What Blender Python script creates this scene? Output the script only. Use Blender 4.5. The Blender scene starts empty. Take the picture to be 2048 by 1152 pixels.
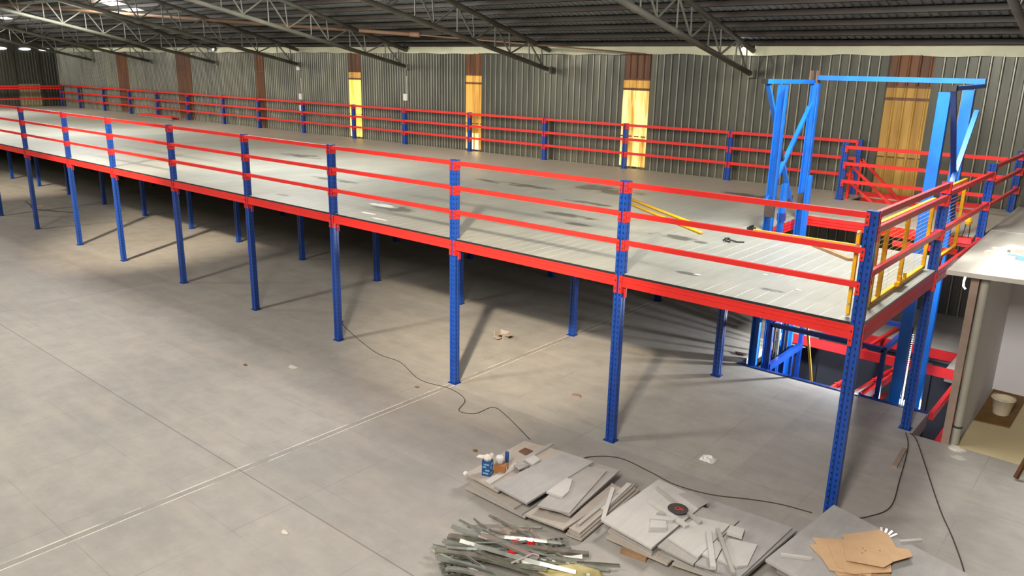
import bpy, bmesh, math, random
from mathutils import Vector, Matrix

scene = bpy.context.scene
col = scene.collection
PI = math.pi
random.seed(7)

# ------------------------------------------------------------------ camera
cam_data = bpy.data.cameras.new('camera')
cam = bpy.data.objects.new('camera', cam_data)
col.objects.link(cam)
CAMERA_POS = Vector((2.244, -8.467, 4.923))
YAW, PITCH, ROLL, FOCAL = math.radians(-39.86), math.radians(15.66), math.radians(1.24), 1556.9
_f = Vector((math.sin(YAW) * math.cos(PITCH), math.cos(YAW) * math.cos(PITCH), -math.sin(PITCH)))
_r = Vector((math.cos(YAW), -math.sin(YAW), 0))
_u = _r.cross(_f)
_cr, _sr = math.cos(ROLL), math.sin(ROLL)
_r, _u = _cr * _r + _sr * _u, -_sr * _r + _cr * _u
cam.matrix_world = Matrix(((_r.x, _u.x, -_f.x, CAMERA_POS.x), (_r.y, _u.y, -_f.y, CAMERA_POS.y),
                           (_r.z, _u.z, -_f.z, CAMERA_POS.z), (0, 0, 0, 1)))
cam_data.sensor_width = 36.0
cam_data.lens = FOCAL / 2048 * 36.0
cam_data.clip_end = 300
scene.camera = cam

# ------------------------------------------------------------------ view, world, light
scene.view_settings.view_transform = 'Standard'
scene.view_settings.look = 'None'
scene.view_settings.gamma = 1.0
scene.view_settings.use_curve_mapping = False
scene.view_settings.exposure = 0.0
world = bpy.data.worlds.new('world')
scene.world = world
world.use_nodes = True
world.node_tree.nodes['Background'].inputs[0].default_value = (0.90, 0.96, 1.0, 1)
world.node_tree.nodes['Background'].inputs[1].default_value = 0.035


def area(name, loc, target, sx, sy, power, color):
    d = bpy.data.lights.new(name, 'AREA')
    d.shape = 'RECTANGLE'
    d.size, d.size_y, d.energy, d.color = sx, sy, power, color
    o = bpy.data.objects.new(name, d)
    col.objects.link(o)
    o.location = loc
    o.rotation_euler = (Vector(target) - Vector(loc)).to_track_quat('-Z', 'Y').to_euler()
    return o


WARM = (1.0, 0.84, 0.62)
PALE = (1.0, 0.94, 0.86)
COOL = (1.0, 0.98, 0.92)


def spot(name, loc, target, angle, blend, radius, power, color):
    d = bpy.data.lights.new(name, 'SPOT')
    d.spot_size, d.spot_blend, d.shadow_soft_size, d.energy, d.color = math.radians(angle), blend, radius, power, color
    o = bpy.data.objects.new(name, d)
    col.objects.link(o)
    o.location = loc
    o.rotation_euler = (Vector(target) - Vector(loc)).to_track_quat('-Z', 'Y').to_euler()
    return o


# hall lamps hung behind the camera, each throwing a warm pool towards the deck edge
for lx, ly, tx, ty, pw in ((0.1, -9.0, -7.9, 4.4, 14000), (-12.5, -9.0, -20.6, 3.4, 17000), (-26.0, -9.0, -34.0, 5.0, 15000)):
    spot('hall_lamp', (lx, ly, 7.8), (tx, ty, 0.0), 30, 0.9, 0.22, pw, WARM)
# soft fill lights added behind the camera, as from unseen roof lights
for lx, pw in ((1.5, 1650), (-11.5, 1250), (-25.5, 900), (-39.0, 800)):
    area('rear_fill_light', (lx, -10.5, 8.6), (lx, -3.0, 0.5), 1.2, 4.0, pw, PALE)
# daylight from the roof lights above the deck
for lx in (-1.2, -14.8, -28.2, -41.4):
    area('deck_light_daylight', (lx, 3.6, 7.0), (lx, 4.6, 2.4), 1.0, 4.0, 1050, COOL)
# work lamps round the lift pit
area('pit_lamp_light', (-1.25, 5.2, 0.62), (-6.0, 4.0, 0.1), 0.10, 0.10, 160, (0.9, 0.95, 1.0))
area('tube_lamp_light', (0.15, 5.15, 1.9), (-0.4, 7.8, 0.0), 0.3, 0.05, 22, (0.85, 0.95, 1.0))
area('pit_day_light', (-0.25, 6.1, -0.9), (-0.3, 4.4, 0.6), 0.25, 0.6, 14, (0.7, 0.9, 1.0))


# ------------------------------------------------------------------ materials
def srgb(r, g, b):
    f = lambda c: c / 12.92 if c <= 0.04045 else ((c + 0.055) / 1.055) ** 2.4
    return (f(r / 255), f(g / 255), f(b / 255), 1)


class NT:
    """small helper around a node tree"""
    def __init__(s, name):
        s.m = bpy.data.materials.new(name)
        s.m.use_nodes = True
        s.n = s.m.node_tree.nodes
        s.l = s.m.node_tree.links
        s.b = s.n['Principled BSDF']
        tc = s.n.new('ShaderNodeTexCoord')
        s.obj = tc.outputs['Object']
        g = s.n.new('ShaderNodeNewGeometry')
        s.pos = g.outputs['Position']
        s.nor = g.outputs['Normal']

    def link(s, a, b):
        s.l.new(a, b)

    def put(s, sock, v):
        if hasattr(v, 'node'):
            s.link(v, sock)
        else:
            sock.default_value = v

    def math(s, op, a, b=0.0, c=None, clamp=False):
        n = s.n.new('ShaderNodeMath')
        n.operation = op
        n.use_clamp = clamp
        s.put(n.inputs[0], a)
        s.put(n.inputs[1], b)
        if c is not None:
            s.put(n.inputs[2], c)
        return n.outputs[0]

    def xyz(s, v):
        n = s.n.new('ShaderNodeSeparateXYZ')
        s.link(v, n.inputs[0])
        return n.outputs

    def comb(s, x, y, z):
        n = s.n.new('ShaderNodeCombineXYZ')
        for i, v in enumerate((x, y, z)):
            s.put(n.inputs[i], v)
        return n.outputs[0]

    def noise(s, vec, scale, detail=4, rough=0.55, lo=0.3, hi=0.7):
        n = s.n.new('ShaderNodeTexNoise')
        s.link(vec, n.inputs['Vector'])
        n.inputs['Scale'].default_value = scale
        n.inputs['Detail'].default_value = detail
        n.inputs['Roughness'].default_value = rough
        return s.remap(n.outputs['Fac'], lo, hi)

    def remap(s, v, lo, hi, a=0.0, b=1.0):
        n = s.n.new('ShaderNodeMapRange')
        s.put(n.inputs['Value'], v)
        for k, q in (('From Min', lo), ('From Max', hi), ('To Min', a), ('To Max', b)):
            n.inputs[k].default_value = q
        return n.outputs[0]

    def scale(s, vec, v3):
        n = s.n.new('ShaderNodeMapping')
        s.link(vec, n.inputs['Vector'])
        n.inputs['Scale'].default_value = v3
        return n.outputs[0]

    def mix(s, f, a, b):
        n = s.n.new('ShaderNodeMix')
        n.data_type = 'RGBA'
        s.put(n.inputs[0], f)
        s.put(n.inputs[6], a)
        s.put(n.inputs[7], b)
        return n.outputs[2]

    def base(s, c, rough=0.5, metal=0.0, spec=0.5):
        s.put(s.b.inputs['Base Color'], c)
        s.put(s.b.inputs['Roughness'], rough)
        s.put(s.b.inputs['Metallic'], metal)
        s.b.inputs['Specular IOR Level'].default_value = spec
        return s.m

    def bump(s, h, strength=0.3, dist=0.01):
        n = s.n.new('ShaderNodeBump')
        n.inputs['Strength'].default_value = strength
        n.inputs['Distance'].default_value = dist
        s.put(n.inputs['Height'], h)
        s.link(n.outputs[0], s.b.inputs['Normal'])


def paint(name, c, rough=0.35, var=0.25, scl=3.0, spec=0.5, metal=0.0):
    t = NT(name)
    v = t.noise(t.obj, scl, 5)
    d = tuple(x * (1 - var) for x in c[:3]) + (1,)
    return t.base(t.mix(v, d, c), rough, metal, spec)


def emit(name, c, strength):
    t = NT(name)
    t.base((0.02, 0.02, 0.02, 1), 0.5)
    t.b.inputs['Emission Color'].default_value = c
    t.b.inputs['Emission Strength'].default_value = strength
    return t.m


def post_material(name, c):
    """blue enamel with the two rows of dark slots that a pallet-rack upright has"""
    t = NT(name)
    x, y, z = t.xyz(t.obj)
    nx, ny, nz = t.xyz(t.nor)
    ax = t.math('ABSOLUTE', x)
    ay = t.math('ABSOLUTE', y)
    inx = t.math('LESS_THAN', t.math('ABSOLUTE', t.math('SUBTRACT', ax, 0.030)), 0.0065)
    iny = t.math('LESS_THAN', t.math('ABSOLUTE', t.math('SUBTRACT', ay, 0.020)), 0.0060)
    isy = t.math('GREATER_THAN', t.math('ABSOLUTE', ny), 0.7)
    isx = t.math('GREATER_THAN', t.math('ABSOLUTE', nx), 0.7)
    fz = t.math('FRACT', t.math('DIVIDE', z, 0.075))
    hz = t.math('LESS_THAN', fz, 0.42)
    hole = t.math('MULTIPLY', t.math('MAXIMUM', t.math('MULTIPLY', inx, isy), t.math('MULTIPLY', iny, isx)), hz)
    v = t.noise(t.obj, 4.0, 5)
    paintc = t.mix(v, tuple(q * 0.75 for q in c[:3]) + (1,), c)
    return t.base(t.mix(hole, paintc, (0.004, 0.006, 0.02, 1)), 0.33)


M = {}
M['blue'] = post_material('rack_blue', srgb(20, 68, 154))
M['blue_plain'] = paint('blue_enamel', srgb(18, 54, 132))
M['sky_blue'] = paint('lift_blue', srgb(26, 108, 205), 0.38, 0.35, 2.0)
M['red'] = paint('rail_red', srgb(216, 42, 36), 0.36, 0.12, 2.0)
M['red_dusty'] = paint('rail_red_dusty', srgb(228, 50, 52), 0.45, 0.2, 2.0)
M['yellow'] = paint('gate_yellow', srgb(228, 172, 14), 0.42, 0.2)
M['wire'] = paint('gate_wire', srgb(190, 160, 60), 0.4, 0.1)
M['scorch'] = paint('scorched_steel', srgb(72, 60, 56), 0.6, 0.4, 9.0)
M['black'] = paint('black_rubber', srgb(24, 23, 22), 0.6)
M['cord'] = paint('cord_grey', srgb(62, 56, 50), 0.7)
M['galv'] = paint('galvanised_steel', srgb(196, 199, 190), 0.24, 0.3, 7.0, 0.5, 0.7)
M['galv_dark'] = paint('dull_galvanised_steel', srgb(160, 160, 146), 0.34, 0.45, 7.0, 0.5, 0.6)
M['bolt'] = paint('bright_bolt', srgb(210, 205, 200), 0.3, 0.1, 3, 0.5, 0.5)
M['truss'] = paint('truss_steel', srgb(116, 115, 104), 0.55, 0.55, 1.2)
M['pipe_rust'] = paint('rusty_pipe', srgb(140, 108, 84), 0.6, 0.4, 1.0)
M['purlin'] = paint('purlin_steel', srgb(62, 54, 46), 0.6, 0.5, 0.8)
M['roof'] = paint('roof_sheet', srgb(150, 158, 162), 0.5, 0.45, 0.5, 0.4, 0.2)
M['fabric'] = paint('eave_fabric', srgb(205, 205, 178), 0.9, 0.2, 1.5, 0.2)
M['cardboard'] = paint('cardboard', srgb(208, 172, 134), 0.8, 0.12, 6.0, 0.2)
M['kraft'] = paint('brown_kraft_carton', srgb(176, 120, 76), 0.8, 0.15, 6.0, 0.2)
M['wood'] = paint('raw_wood', srgb(160, 128, 96), 0.75, 0.35, 6.0, 0.3)
M['wood_dark'] = paint('stained_wood', srgb(96, 64, 40), 0.6, 0.35, 6.0, 0.3)
M['wood_jamb'] = paint('pale_dusty_wood', srgb(158, 138, 124), 0.8, 0.25, 5.0, 0.2)
M['plaster'] = paint('white_plaster', srgb(228, 226, 230), 0.85, 0.06, 1.2, 0.2)
M['slab'] = paint('slab_board', srgb(190, 186, 175), 0.8, 0.12, 1.6, 0.2)
M['chip'] = paint('plaster_chip', srgb(222, 216, 204), 0.85, 0.2, 8.0, 0.2)
M['white'] = paint('white_plastic', srgb(212, 210, 206), 0.45, 0.06)
M['cream'] = paint('cream_bucket', srgb(228, 214, 188), 0.5, 0.15)
M['paper'] = paint('white_paper', srgb(214, 206, 194), 0.8, 0.05)
M['pvc'] = paint('grey_pipe', srgb(168, 164, 150), 0.55, 0.2, 2.0)
M['pit'] = paint('pit_grey', srgb(70, 72, 82), 0.8, 0.25, 0.8, 0.2)
M['pit_light'] = paint('pit_pale_grey', srgb(134, 142, 160), 0.8, 0.2, 0.8, 0.2)
M['mat_board'] = paint('brown_mat_board', srgb(128, 98, 58), 0.8, 0.3, 4.0, 0.2)
M['tan_floor'] = paint('pale_yellow_screed', srgb(206, 190, 150), 0.7, 0.1, 1.5, 0.3)
M['wool'] = paint('yellow_wool', srgb(196, 182, 128), 0.95, 0.35, 5.0, 0.1)
M['disc_red'] = paint('disc_label_red', srgb(205, 46, 36), 0.6)
M['disc'] = paint('cutting_disc_grey', srgb(62, 56, 52), 0.75, 0.25, 12.0)
M['brick'] = paint('brown_tile', srgb(112, 78, 62), 0.8, 0.3, 8.0)
M['blue_print'] = paint('blue_print', srgb(30, 78, 140), 0.6, 0.2, 10)
M['pale_blue'] = paint('pale_blue_print', srgb(130, 180, 205), 0.6, 0.2, 10)
M['lamp_on'] = emit('lamp_on', (1, 0.97, 0.92, 1), 30)
M['led_on'] = emit('led_on', (0.85, 0.96, 1, 1), 9)
_t = NT('glint_dots')  # glowing dots that imitate daylight glinting on the lift column
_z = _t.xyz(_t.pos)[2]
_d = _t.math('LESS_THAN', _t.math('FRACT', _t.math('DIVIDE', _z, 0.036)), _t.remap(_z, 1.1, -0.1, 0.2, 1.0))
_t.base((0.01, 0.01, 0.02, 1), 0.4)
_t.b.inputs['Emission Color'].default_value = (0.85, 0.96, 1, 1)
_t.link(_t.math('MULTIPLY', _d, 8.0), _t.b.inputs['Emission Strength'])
M['glint_dots'] = _t.m
M['roof_light'] = emit('roof_light_sheet', (0.97, 1.0, 0.98, 1), 2.2)


def board_material(name, c, var=0.18):
    t = NT(name)
    a = t.noise(t.obj, 2.2, 6, 0.6)
    st = t.noise(t.scale(t.obj, (14, 1.6, 6)), 1.0, 4, 0.6, 0.35, 0.75)
    k = t.mix(a, tuple(x * (1 - var) for x in c[:3]) + (1,), c)
    k = t.mix(t.math('MULTIPLY', st, 0.30), k, tuple(x * 0.62 for x in c[:3]) + (1,))
    return t.base(k, 0.82, 0, 0.2)


M['cement'] = board_material('cement_board', srgb(172, 167, 161))
M['cement_warm'] = board_material('cement_board_warm', srgb(180, 170, 159))
M['cement_grey'] = board_material('cement_board_grey', srgb(174, 171, 168), 0.2)
M['cement_pale'] = board_material('cement_board_pale', srgb(194, 190, 185), 0.12)


def floor_material():
    t = NT('floor_screed')
    x, y, z = t.xyz(t.pos)
    big = t.noise(t.pos, 0.28, 6, 0.6, 0.32, 0.68)
    fine = t.noise(t.pos, 2.6, 8, 0.7, 0.3, 0.7)
    streak = t.noise(t.scale(t.pos, (0.6, 3.4, 1)), 1.0, 5, 0.6, 0.45, 0.75)
    c = t.mix(big, srgb(160, 157, 152), srgb(186, 181, 172))
    c = t.mix(t.math('MULTIPLY', fine, 0.45), c, srgb(128, 122, 116))
    c = t.mix(t.math('MULTIPLY', streak, 0.35), c, srgb(196, 186, 170))
    # faint panel joints, 2.98 m by 3.7 m
    jx = t.math('ABSOLUTE', t.math('SUBTRACT', t.math('FRACT', t.math('DIVIDE', t.math('ADD', x, 60.0 - 0.02), 1.49)), 0.5))
    jy = t.math('ABSOLUTE', t.math('SUBTRACT', t.math('FRACT', t.math('DIVIDE', t.math('ADD', y, 37.6), 1.22)), 0.5))
    jn = t.noise(t.pos, 1.1, 4, 0.6, 0.4, 0.62)
    joint = t.math('MULTIPLY', t.math('MAXIMUM', t.math('GREATER_THAN', jx, 0.4945), t.math('GREATER_THAN', jy, 0.4940)), jn)
    c = t.mix(t.math('MULTIPLY', joint, 0.30), c, srgb(104, 98, 92))
    # each poured field has its own tone
    wn = t.n.new('ShaderNodeTexWhiteNoise')
    wn.noise_dimensions = '2D'
    t.link(t.comb(t.math('FLOOR', t.math('DIVIDE', t.math('ADD', x, 5.95), 4.62)), t.math('FLOOR', t.math('DIVIDE', t.math('ADD', y, 3.88), 3.75)), 0.0), wn.inputs['Vector'])
    c = t.mix(t.math('MULTIPLY', wn.outputs['Value'], 0.30), c, srgb(120, 116, 112))
    # cross joint y = -3.88 and two broken chalk lines along x = -6.03 and x = -5.93
    m2 = t.math('LESS_THAN', t.math('ABSOLUTE', t.math('ADD', y, 3.88)), 0.009)
    m3 = t.math('LESS_THAN', t.math('ABSOLUTE', t.math('ADD', x, 5.98)), 0.045)
    c = t.mix(t.math('MAXIMUM', t.math('MULTIPLY', m2, 0.55), t.math('MULTIPLY', m3, 0.18)), c, srgb(92, 86, 80))
    br = t.noise(t.scale(t.pos, (9, 1.6, 1)), 1.0, 4, 0.7, 0.40, 0.50)
    w1 = t.math('LESS_THAN', t.math('ABSOLUTE', t.math('ADD', x, 6.035)), 0.010)
    w2 = t.math('LESS_THAN', t.math('ABSOLUTE', t.math('ADD', x, 5.925)), 0.008)
    near = t.math('GREATER_THAN', y, -6.6)
    w = t.math('MULTIPLY', t.math('MULTIPLY', t.math('MAXIMUM', w1, w2), br), near)
    c = t.mix(t.math('MULTIPLY', w, 0.8), c, srgb(226, 220, 208))
    t.bump(fine, 0.08, 0.004)
    rough = t.remap(big, 0, 1, 0.62, 0.5)
    return t.base(c, rough, 0, 0.35)


def deck_material():
    t = NT('deck_plank_steel')
    x, y, z = t.xyz(t.pos)
    big = t.noise(t.scale(t.pos, (1, 0.6, 1)), 0.45, 6, 0.6, 0.34, 0.66)
    fine = t.noise(t.scale(t.pos, (6, 1.2, 1)), 1.0, 8, 0.7, 0.3, 0.7)
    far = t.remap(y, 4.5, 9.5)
    c = t.mix(big, srgb(136, 138, 132), srgb(166, 166, 156))
    c = t.mix(t.math('MULTIPLY', fine, 0.35), c, srgb(116, 116, 108))
    c = t.mix(t.math('MULTIPLY', far, 0.7), c, srgb(176, 164, 142))  # window daylight painted in: paler and tanner towards the back wall
    # seams every 0.2 m: bright worn fold beside a dark gap
    f = t.math('FRACT', t.math('DIVIDE', t.math('ADD', x, 80.0), 0.2))
    worn = t.noise(t.scale(t.pos, (0.35, 0.35, 1)), 1.0, 3, 0.6, 0.42, 0.56)
    bright = t.math('MULTIPLY', t.math('MULTIPLY', t.math('LESS_THAN', f, 0.05), worn), t.remap(y, 5.5, 2.5))
    dark = t.math('MULTIPLY', t.math('GREATER_THAN', f, 0.965), 0.45)
    c = t.mix(t.math('MULTIPLY', bright, 0.7), c, srgb(226, 228, 220))
    c = t.mix(dark, c, srgb(84, 84, 78))
    # oil and burn stains, each an elongated blot of its own
    blots = [(-5.9, 2.9, .8, .22), (-5.4, 2.3, .5, .16), (-3.8, 2.6, .9, .2), (-3.3, 2.5, .5, .12), (-7.2, 6.1, 1.3, .7), (-2.3, .6, .25, .1), (-1.2, .6, .22, .1),
             (-8.6, 1.1, .8, .45), (-11.3, .5, .3, .1), (-12.4, 2.6, 1.2, .2), (-9.2, 5.2, 1.6, .3), (-17.0, 5.0, 1.4, .4), (-4.6, 7.8, 1.2, .3), (-14, 7, 1.6, .35), (-6.5, 4.3, .8, .18)]
    n1 = t.noise(t.pos, 2.4, 6, 0.7, 0.3, 0.7)
    tot = None
    for bx, by, rx, ry in blots:
        dx = t.math('DIVIDE', t.math('SUBTRACT', x, bx), rx)
        dy = t.math('DIVIDE', t.math('SUBTRACT', y, by), ry)
        d = t.math('ADD', t.math('MULTIPLY', dx, dx), t.math('MULTIPLY', dy, dy))
        v = t.math('MULTIPLY', t.remap(d, 1.0, 0.1), n1)
        tot = v if tot is None else t.math('MAXIMUM', tot, v)
    c = t.mix(t.math('MULTIPLY', t.remap(tot, 0.22, 0.5), 0.75), c, srgb(66, 64, 58))
    # spilled white paint
    tot = None
    for bx, by, rx, ry in [(-9.0, 1.15, .42, .13), (-8.55, .42, .22, .05), (-8.0, .2, .22, .04), (-7.8, 3.7, .2, .08)]:
        dx = t.math('DIVIDE', t.math('SUBTRACT', x, bx), rx)
        dy = t.math('DIVIDE', t.math('SUBTRACT', y, by), ry)
        d = t.math('ADD', t.math('MULTIPLY', dx, dx), t.math('MULTIPLY', dy, dy))
        v = t.math('MULTIPLY', t.remap(d, 1.0, 0.6), t.remap(n1, 0.3, 0.5))
        tot = v if tot is None else t.math('MAXIMUM', tot, v)
    c = t.mix(tot, c, srgb(225, 228, 226))
    return t.base(c, t.remap(big, 0, 1, 0.5, 0.38), 0.15, 0.45)


def wall_material():
    t = NT('wall_sheet')
    x, y, z = t.xyz(t.pos)
    v = t.noise(t.scale(t.pos, (4, 4, 0.5)), 1.0, 5, 0.6, 0.3, 0.7)
    sheet = t.n.new('ShaderNodeTexWhiteNoise')
    sheet.noise_dimensions = '1D'
    t.link(t.math('FLOOR', t.math('DIVIDE', t.math('ADD', x, y), 0.84)), sheet.inputs['W'])
    c = t.mix(v, srgb(76, 76, 66), srgb(104, 103, 90))
    c = t.mix(t.math('MULTIPLY', sheet.outputs['Value'], 0.6), c, srgb(58, 61, 60))
    low = t.math('MULTIPLY', t.remap(z, 3.3, 2.4), t.noise(t.scale(t.pos, (1.5, 1.5, 1)), 1.0, 4))
    c = t.mix(t.math('MULTIPLY', low, 0.4), c, srgb(120, 110, 86))
    lit_crest = t.math('MULTIPLY', t.math('LESS_THAN', y, 10.005), t.math('GREATER_THAN', y, 9.96))
    c = t.mix(t.math('MULTIPLY', lit_crest, t.remap(v, 0, 1, 0.25, 0.95)), c, srgb(176, 174, 158))  # rib crests coloured lighter, as if catching the light
    return t.base(c, t.remap(v, 0, 1, 0.46, 0.3), 0.55, 0.5)


def pane_material(name, ca, cb, strength, power=1.0):
    """ribbed yellow plastic sheet with daylight behind it"""
    t = NT(name)
    n = t.noise(t.scale(t.pos, (5, 5, 0.45)), 1.0, 3, 0.6, 0.40, 0.60)
    c = t.mix(n, ca, cb)
    t.base(c, 0.5, 0, 0.4)
    t.link(c, t.b.inputs['Emission Color'])
    t.b.inputs['Emission Strength'].default_value = strength
    return t.m


M['floor'] = floor_material()
M['deck'] = deck_material()
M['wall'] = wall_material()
M['pane_dim'] = pane_material('yellow_pane_dim', srgb(140, 104, 44), srgb(166, 130, 60), 0.12)
M['pane'] = pane_material('yellow_pane_lit', srgb(176, 128, 42), srgb(255, 232, 150), 0.85)
M['pane_white'] = pane_material('yellow_pane_bright', srgb(226, 182, 70), srgb(252, 226, 130), 0.9)
M['pane_glare'] = pane_material('glaring_pane', srgb(250, 214, 110), srgb(255, 246, 215), 1.7)
M['pane_brown'] = pane_material('brown_pane', srgb(78, 50, 32), srgb(108, 68, 38), 0.06)
M['pane_amber'] = pane_material('amber_pane', srgb(170, 122, 50), srgb(206, 158, 74), 0.5)
M['pane_tan'] = pane_material('tan_pane', srgb(120, 110, 84), srgb(146, 132, 100), 0.02)


# ------------------------------------------------------------------ mesh helper
class MB:
    """collects shapes (coordinates relative to an origin) and links them as one mesh object"""
    def __init__(s, origin=(0, 0, 0)):
        s.o = Vector(origin)
        s.v, s.f, s.mi = [], [], []
        s.cur = 0

    def add(s, vs, fs):
        b = len(s.v)
        s.v += [Vector(p) - s.o for p in vs]
        s.f += [[b + i for i in f] for f in fs]
        s.mi += [s.cur] * len(fs)
        return s

    def box(s, x0, x1, y0, y1, z0, z1):
        vs = [(x, y, z) for z in (z0, z1) for y in (y0, y1) for x in (x0, x1)]
        return s.add(vs, [(0, 2, 3, 1), (4, 5, 7, 6), (0, 1, 5, 4), (2, 6, 7, 3), (0, 4, 6, 2), (1, 3, 7, 5)])

    def prism(s, poly, z0, z1, tilt=None):
        n = len(poly)
        h = tilt if tilt else (lambda x, y: 0.0)
        vs = [(x, y, z0 + h(x, y)) for x, y in poly] + [(x, y, z1 + h(x, y)) for x, y in poly]
        area2 = sum(poly[i][0] * poly[(i + 1) % n][1] - poly[(i + 1) % n][0] * poly[i][1] for i in range(n))
        fs = [list(range(n - 1, -1, -1)), list(range(n, 2 * n))] + [(i, (i + 1) % n, n + (i + 1) % n, n + i) for i in range(n)]
        if area2 < 0:
            fs = [list(reversed(f)) for f in fs]
        return s.add(vs, fs)

    def sweep(s, sec, p0, p1, up=(0, 0, 1), caps=True):
        """closed 2D section (a = sideways, b = up) run from p0 to p1"""
        p0, p1 = Vector(p0), Vector(p1)
        d = (p1 - p0).normalized()
        u = Vector(up)
        if abs(d.dot(u)) > 0.98:
            u = Vector((0, 1, 0))
        r = d.cross(u).normalized()
        u = r.cross(d).normalized()
        n = len(sec)
        vs = [p0 + r * a + u * b for a, b in sec] + [p1 + r * a + u * b for a, b in sec]
        fs = [(i, (i + 1) % n, n + (i + 1) % n, n + i) for i in range(n)]
        if caps:
            fs += [list(range(n - 1, -1, -1)), list(range(n, 2 * n))]
        ar = sum(sec[i][0] * sec[(i + 1) % n][1] - sec[(i + 1) % n][0] * sec[i][1] for i in range(n))
        if ar > 0:
            fs = [tuple(reversed(f)) for f in fs]
            fs = [tuple(reversed(f)) for f in fs] if False else fs
        return s.add(vs, fs)

    def bar(s, p0, p1, w, h, up=(0, 0, 1)):
        return s.sweep([(-w / 2, -h / 2), (w / 2, -h / 2), (w / 2, h / 2), (-w / 2, h / 2)], p0, p1, up)

    def rod(s, p0, p1, r, seg=8):
        return s.sweep([(r * math.cos(2 * PI * i / seg), r * math.sin(2 * PI * i / seg)) for i in range(seg)], p0, p1)

    def tube(s, pts, r, seg=6):
        pts = [Vector(p) for p in pts]
        n = len(pts)
        vs, fs = [], []
        for i, p in enumerate(pts):
            d = (pts[min(i + 1, n - 1)] - pts[max(i - 1, 0)]).normalized()
            u = Vector((0, 0, 1)) if abs(d.z) < 0.9 else Vector((0, 1, 0))
            a = d.cross(u).normalized()
            b = a.cross(d)
            vs += [p + a * r * math.cos(2 * PI * k / seg) + b * r * math.sin(2 * PI * k / seg) for k in range(seg)]
        for i in range(n - 1):
            for k in range(seg):
                k2 = (k + 1) % seg
                fs.append((i * seg + k, i * seg + k2, (i + 1) * seg + k2, (i + 1) * seg + k))
        fs += [list(range(seg)), list(range((n - 1) * seg, n * seg))]
        return s.add(vs, fs)

    def lathe(s, cx, cy, prof, seg=24):
        vs, fs = [], []
        n = len(prof)
        for k in range(seg):
            a = 2 * PI * k / seg
            vs += [(cx + r * math.cos(a), cy + r * math.sin(a), z) for r, z in prof]
        for k in range(seg):
            k2 = (k + 1) % seg
            fs += [(k * n + i, k2 * n + i, k2 * n + i + 1, k * n + i + 1) for i in range(n - 1)]
        return s.add(vs, fs)

    def build(s, name, mats, parent=None, fix=True, smooth=False):
        me = bpy.data.meshes.new(name)
        me.from_pydata([tuple(p) for p in s.v], [], s.f)
        for m in (mats if isinstance(mats, (list, tuple)) else [mats]):
            me.materials.append(M[m])
        for p, k in zip(me.polygons, s.mi):
            p.material_index = k
            p.use_smooth = smooth
        if fix:
            bm = bmesh.new()
            bm.from_mesh(me)
            bmesh.ops.recalc_face_normals(bm, faces=bm.faces)
            bm.to_mesh(me)
            bm.free()
        o = bpy.data.objects.new(name, me)
        col.objects.link(o)
        if parent is not None:
            o.parent = parent
            o.location = s.o - parent.get('world', s.o) if False else (0, 0, 0)
        else:
            o.location = s.o
        return o


def tag(o, label=None, cat=None, group=None, kind=None):
    if label: o['label'] = label
    if cat: o['category'] = cat
    if group: o['group'] = group
    if kind: o['kind'] = kind
    return o


def thing(name, loc, label, cat, group=None):
    o = bpy.data.objects.new(name, None)
    o.empty_display_size = 0.1
    col.objects.link(o)
    o.location = loc
    return tag(o, label, cat, group)


def solo(mb, name, mat, label, cat, group=None, **k):
    return tag(mb.build(name, mat, **k), label, cat, group)


def struct(mb, name, mat, parent=None, **k):
    o = mb.build(name, mat, parent, **k)
    if parent is None:
        o['kind'] = 'structure'
    return o


ORD = ['first', 'second', 'third', 'fourth', 'fifth', 'sixth', 'seventh', 'eighth', 'ninth', 'tenth', 'eleventh', 'twelfth', 'thirteenth', 'fourteenth',
       'fifteenth', 'sixteenth', 'seventeenth', 'eighteenth', 'nineteenth', 'twentieth', 'twenty-first', 'twenty-second', 'twenty-third', 'twenty-fourth']

# ------------------------------------------------------------------ measured layout (metres)
DECK = 2.40
TOP = 3.605
FX = [0.0, -2.98, -6.0, -9.01, -11.76, -14.75, -17.8, -20.46, -23.51, -26.55]
RX = [-3.10, -6.13, -9.14, -11.89, -14.89, -17.91, -20.62, -23.66, -26.72, -29.43, -32.46, -35.35, -38.18, -41.16, -44.21]
ROW = 3.257
YR = 9.80
YW = 10.02
WALL_TOP = 5.40

# ------------------------------------------------------------------ floor, walls, roof
mb = MB()
for r in [(-62, 8, -26, 3.10), (-62, 0.12, 3.10, 4.06), (0.52, 8, 3.10, 10.2), (-62, -2.95, 4.06, 10.2), (-2.95, 0.52, 7.4, 10.2),
          (-2.95, -2.6, 6.4, 7.4), (-0.12, 0.52, 6.4, 7.4)]:
    mb.box(r[0], r[1], r[2], r[3], -0.25, 0.0)
struct(mb, 'floor', 'floor')

WINS = [(-2.77, -1.90, 'pane_dim'), (-9.43, -8.62, 'pane'), (-15.27, -14.60, 'pane_amber'), (-21.10, -20.42, 'pane_white'), (-27.12, -26.50, 'pane_brown'),
        (-33.6, -32.3, 'pane_brown'), (-39.7, -38.5, 'pane_brown')]


def ribbed(mb, axis, a0, a1, base, out, z0, z1, pitch, rib=0.03, flat=0.022):
    """trapezoid-ribbed sheet standing along an axis; ribs point to 'out'"""
    prof = []
    a = a0
    while a < a1 - 1e-6:
        for da, h in ((0, 0), (pitch - 3 * flat, 0), (pitch - 2 * flat, rib), (pitch - flat, rib)):
            if a + da < a1:
                prof.append((a + da, h))
        a += pitch
    prof.append((a1, 0))
    vs, fs = [], []
    for q, h in prof:
        w = base + out * h
        for z in (z0, z1):
            vs.append((q, w, z) if axis == 'x' else (w, q, z))
    for i in range(len(prof) - 1):
        fs.append((2 * i, 2 * i + 2, 2 * i + 3, 2 * i + 1))
    mb.add(vs, fs)


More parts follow.
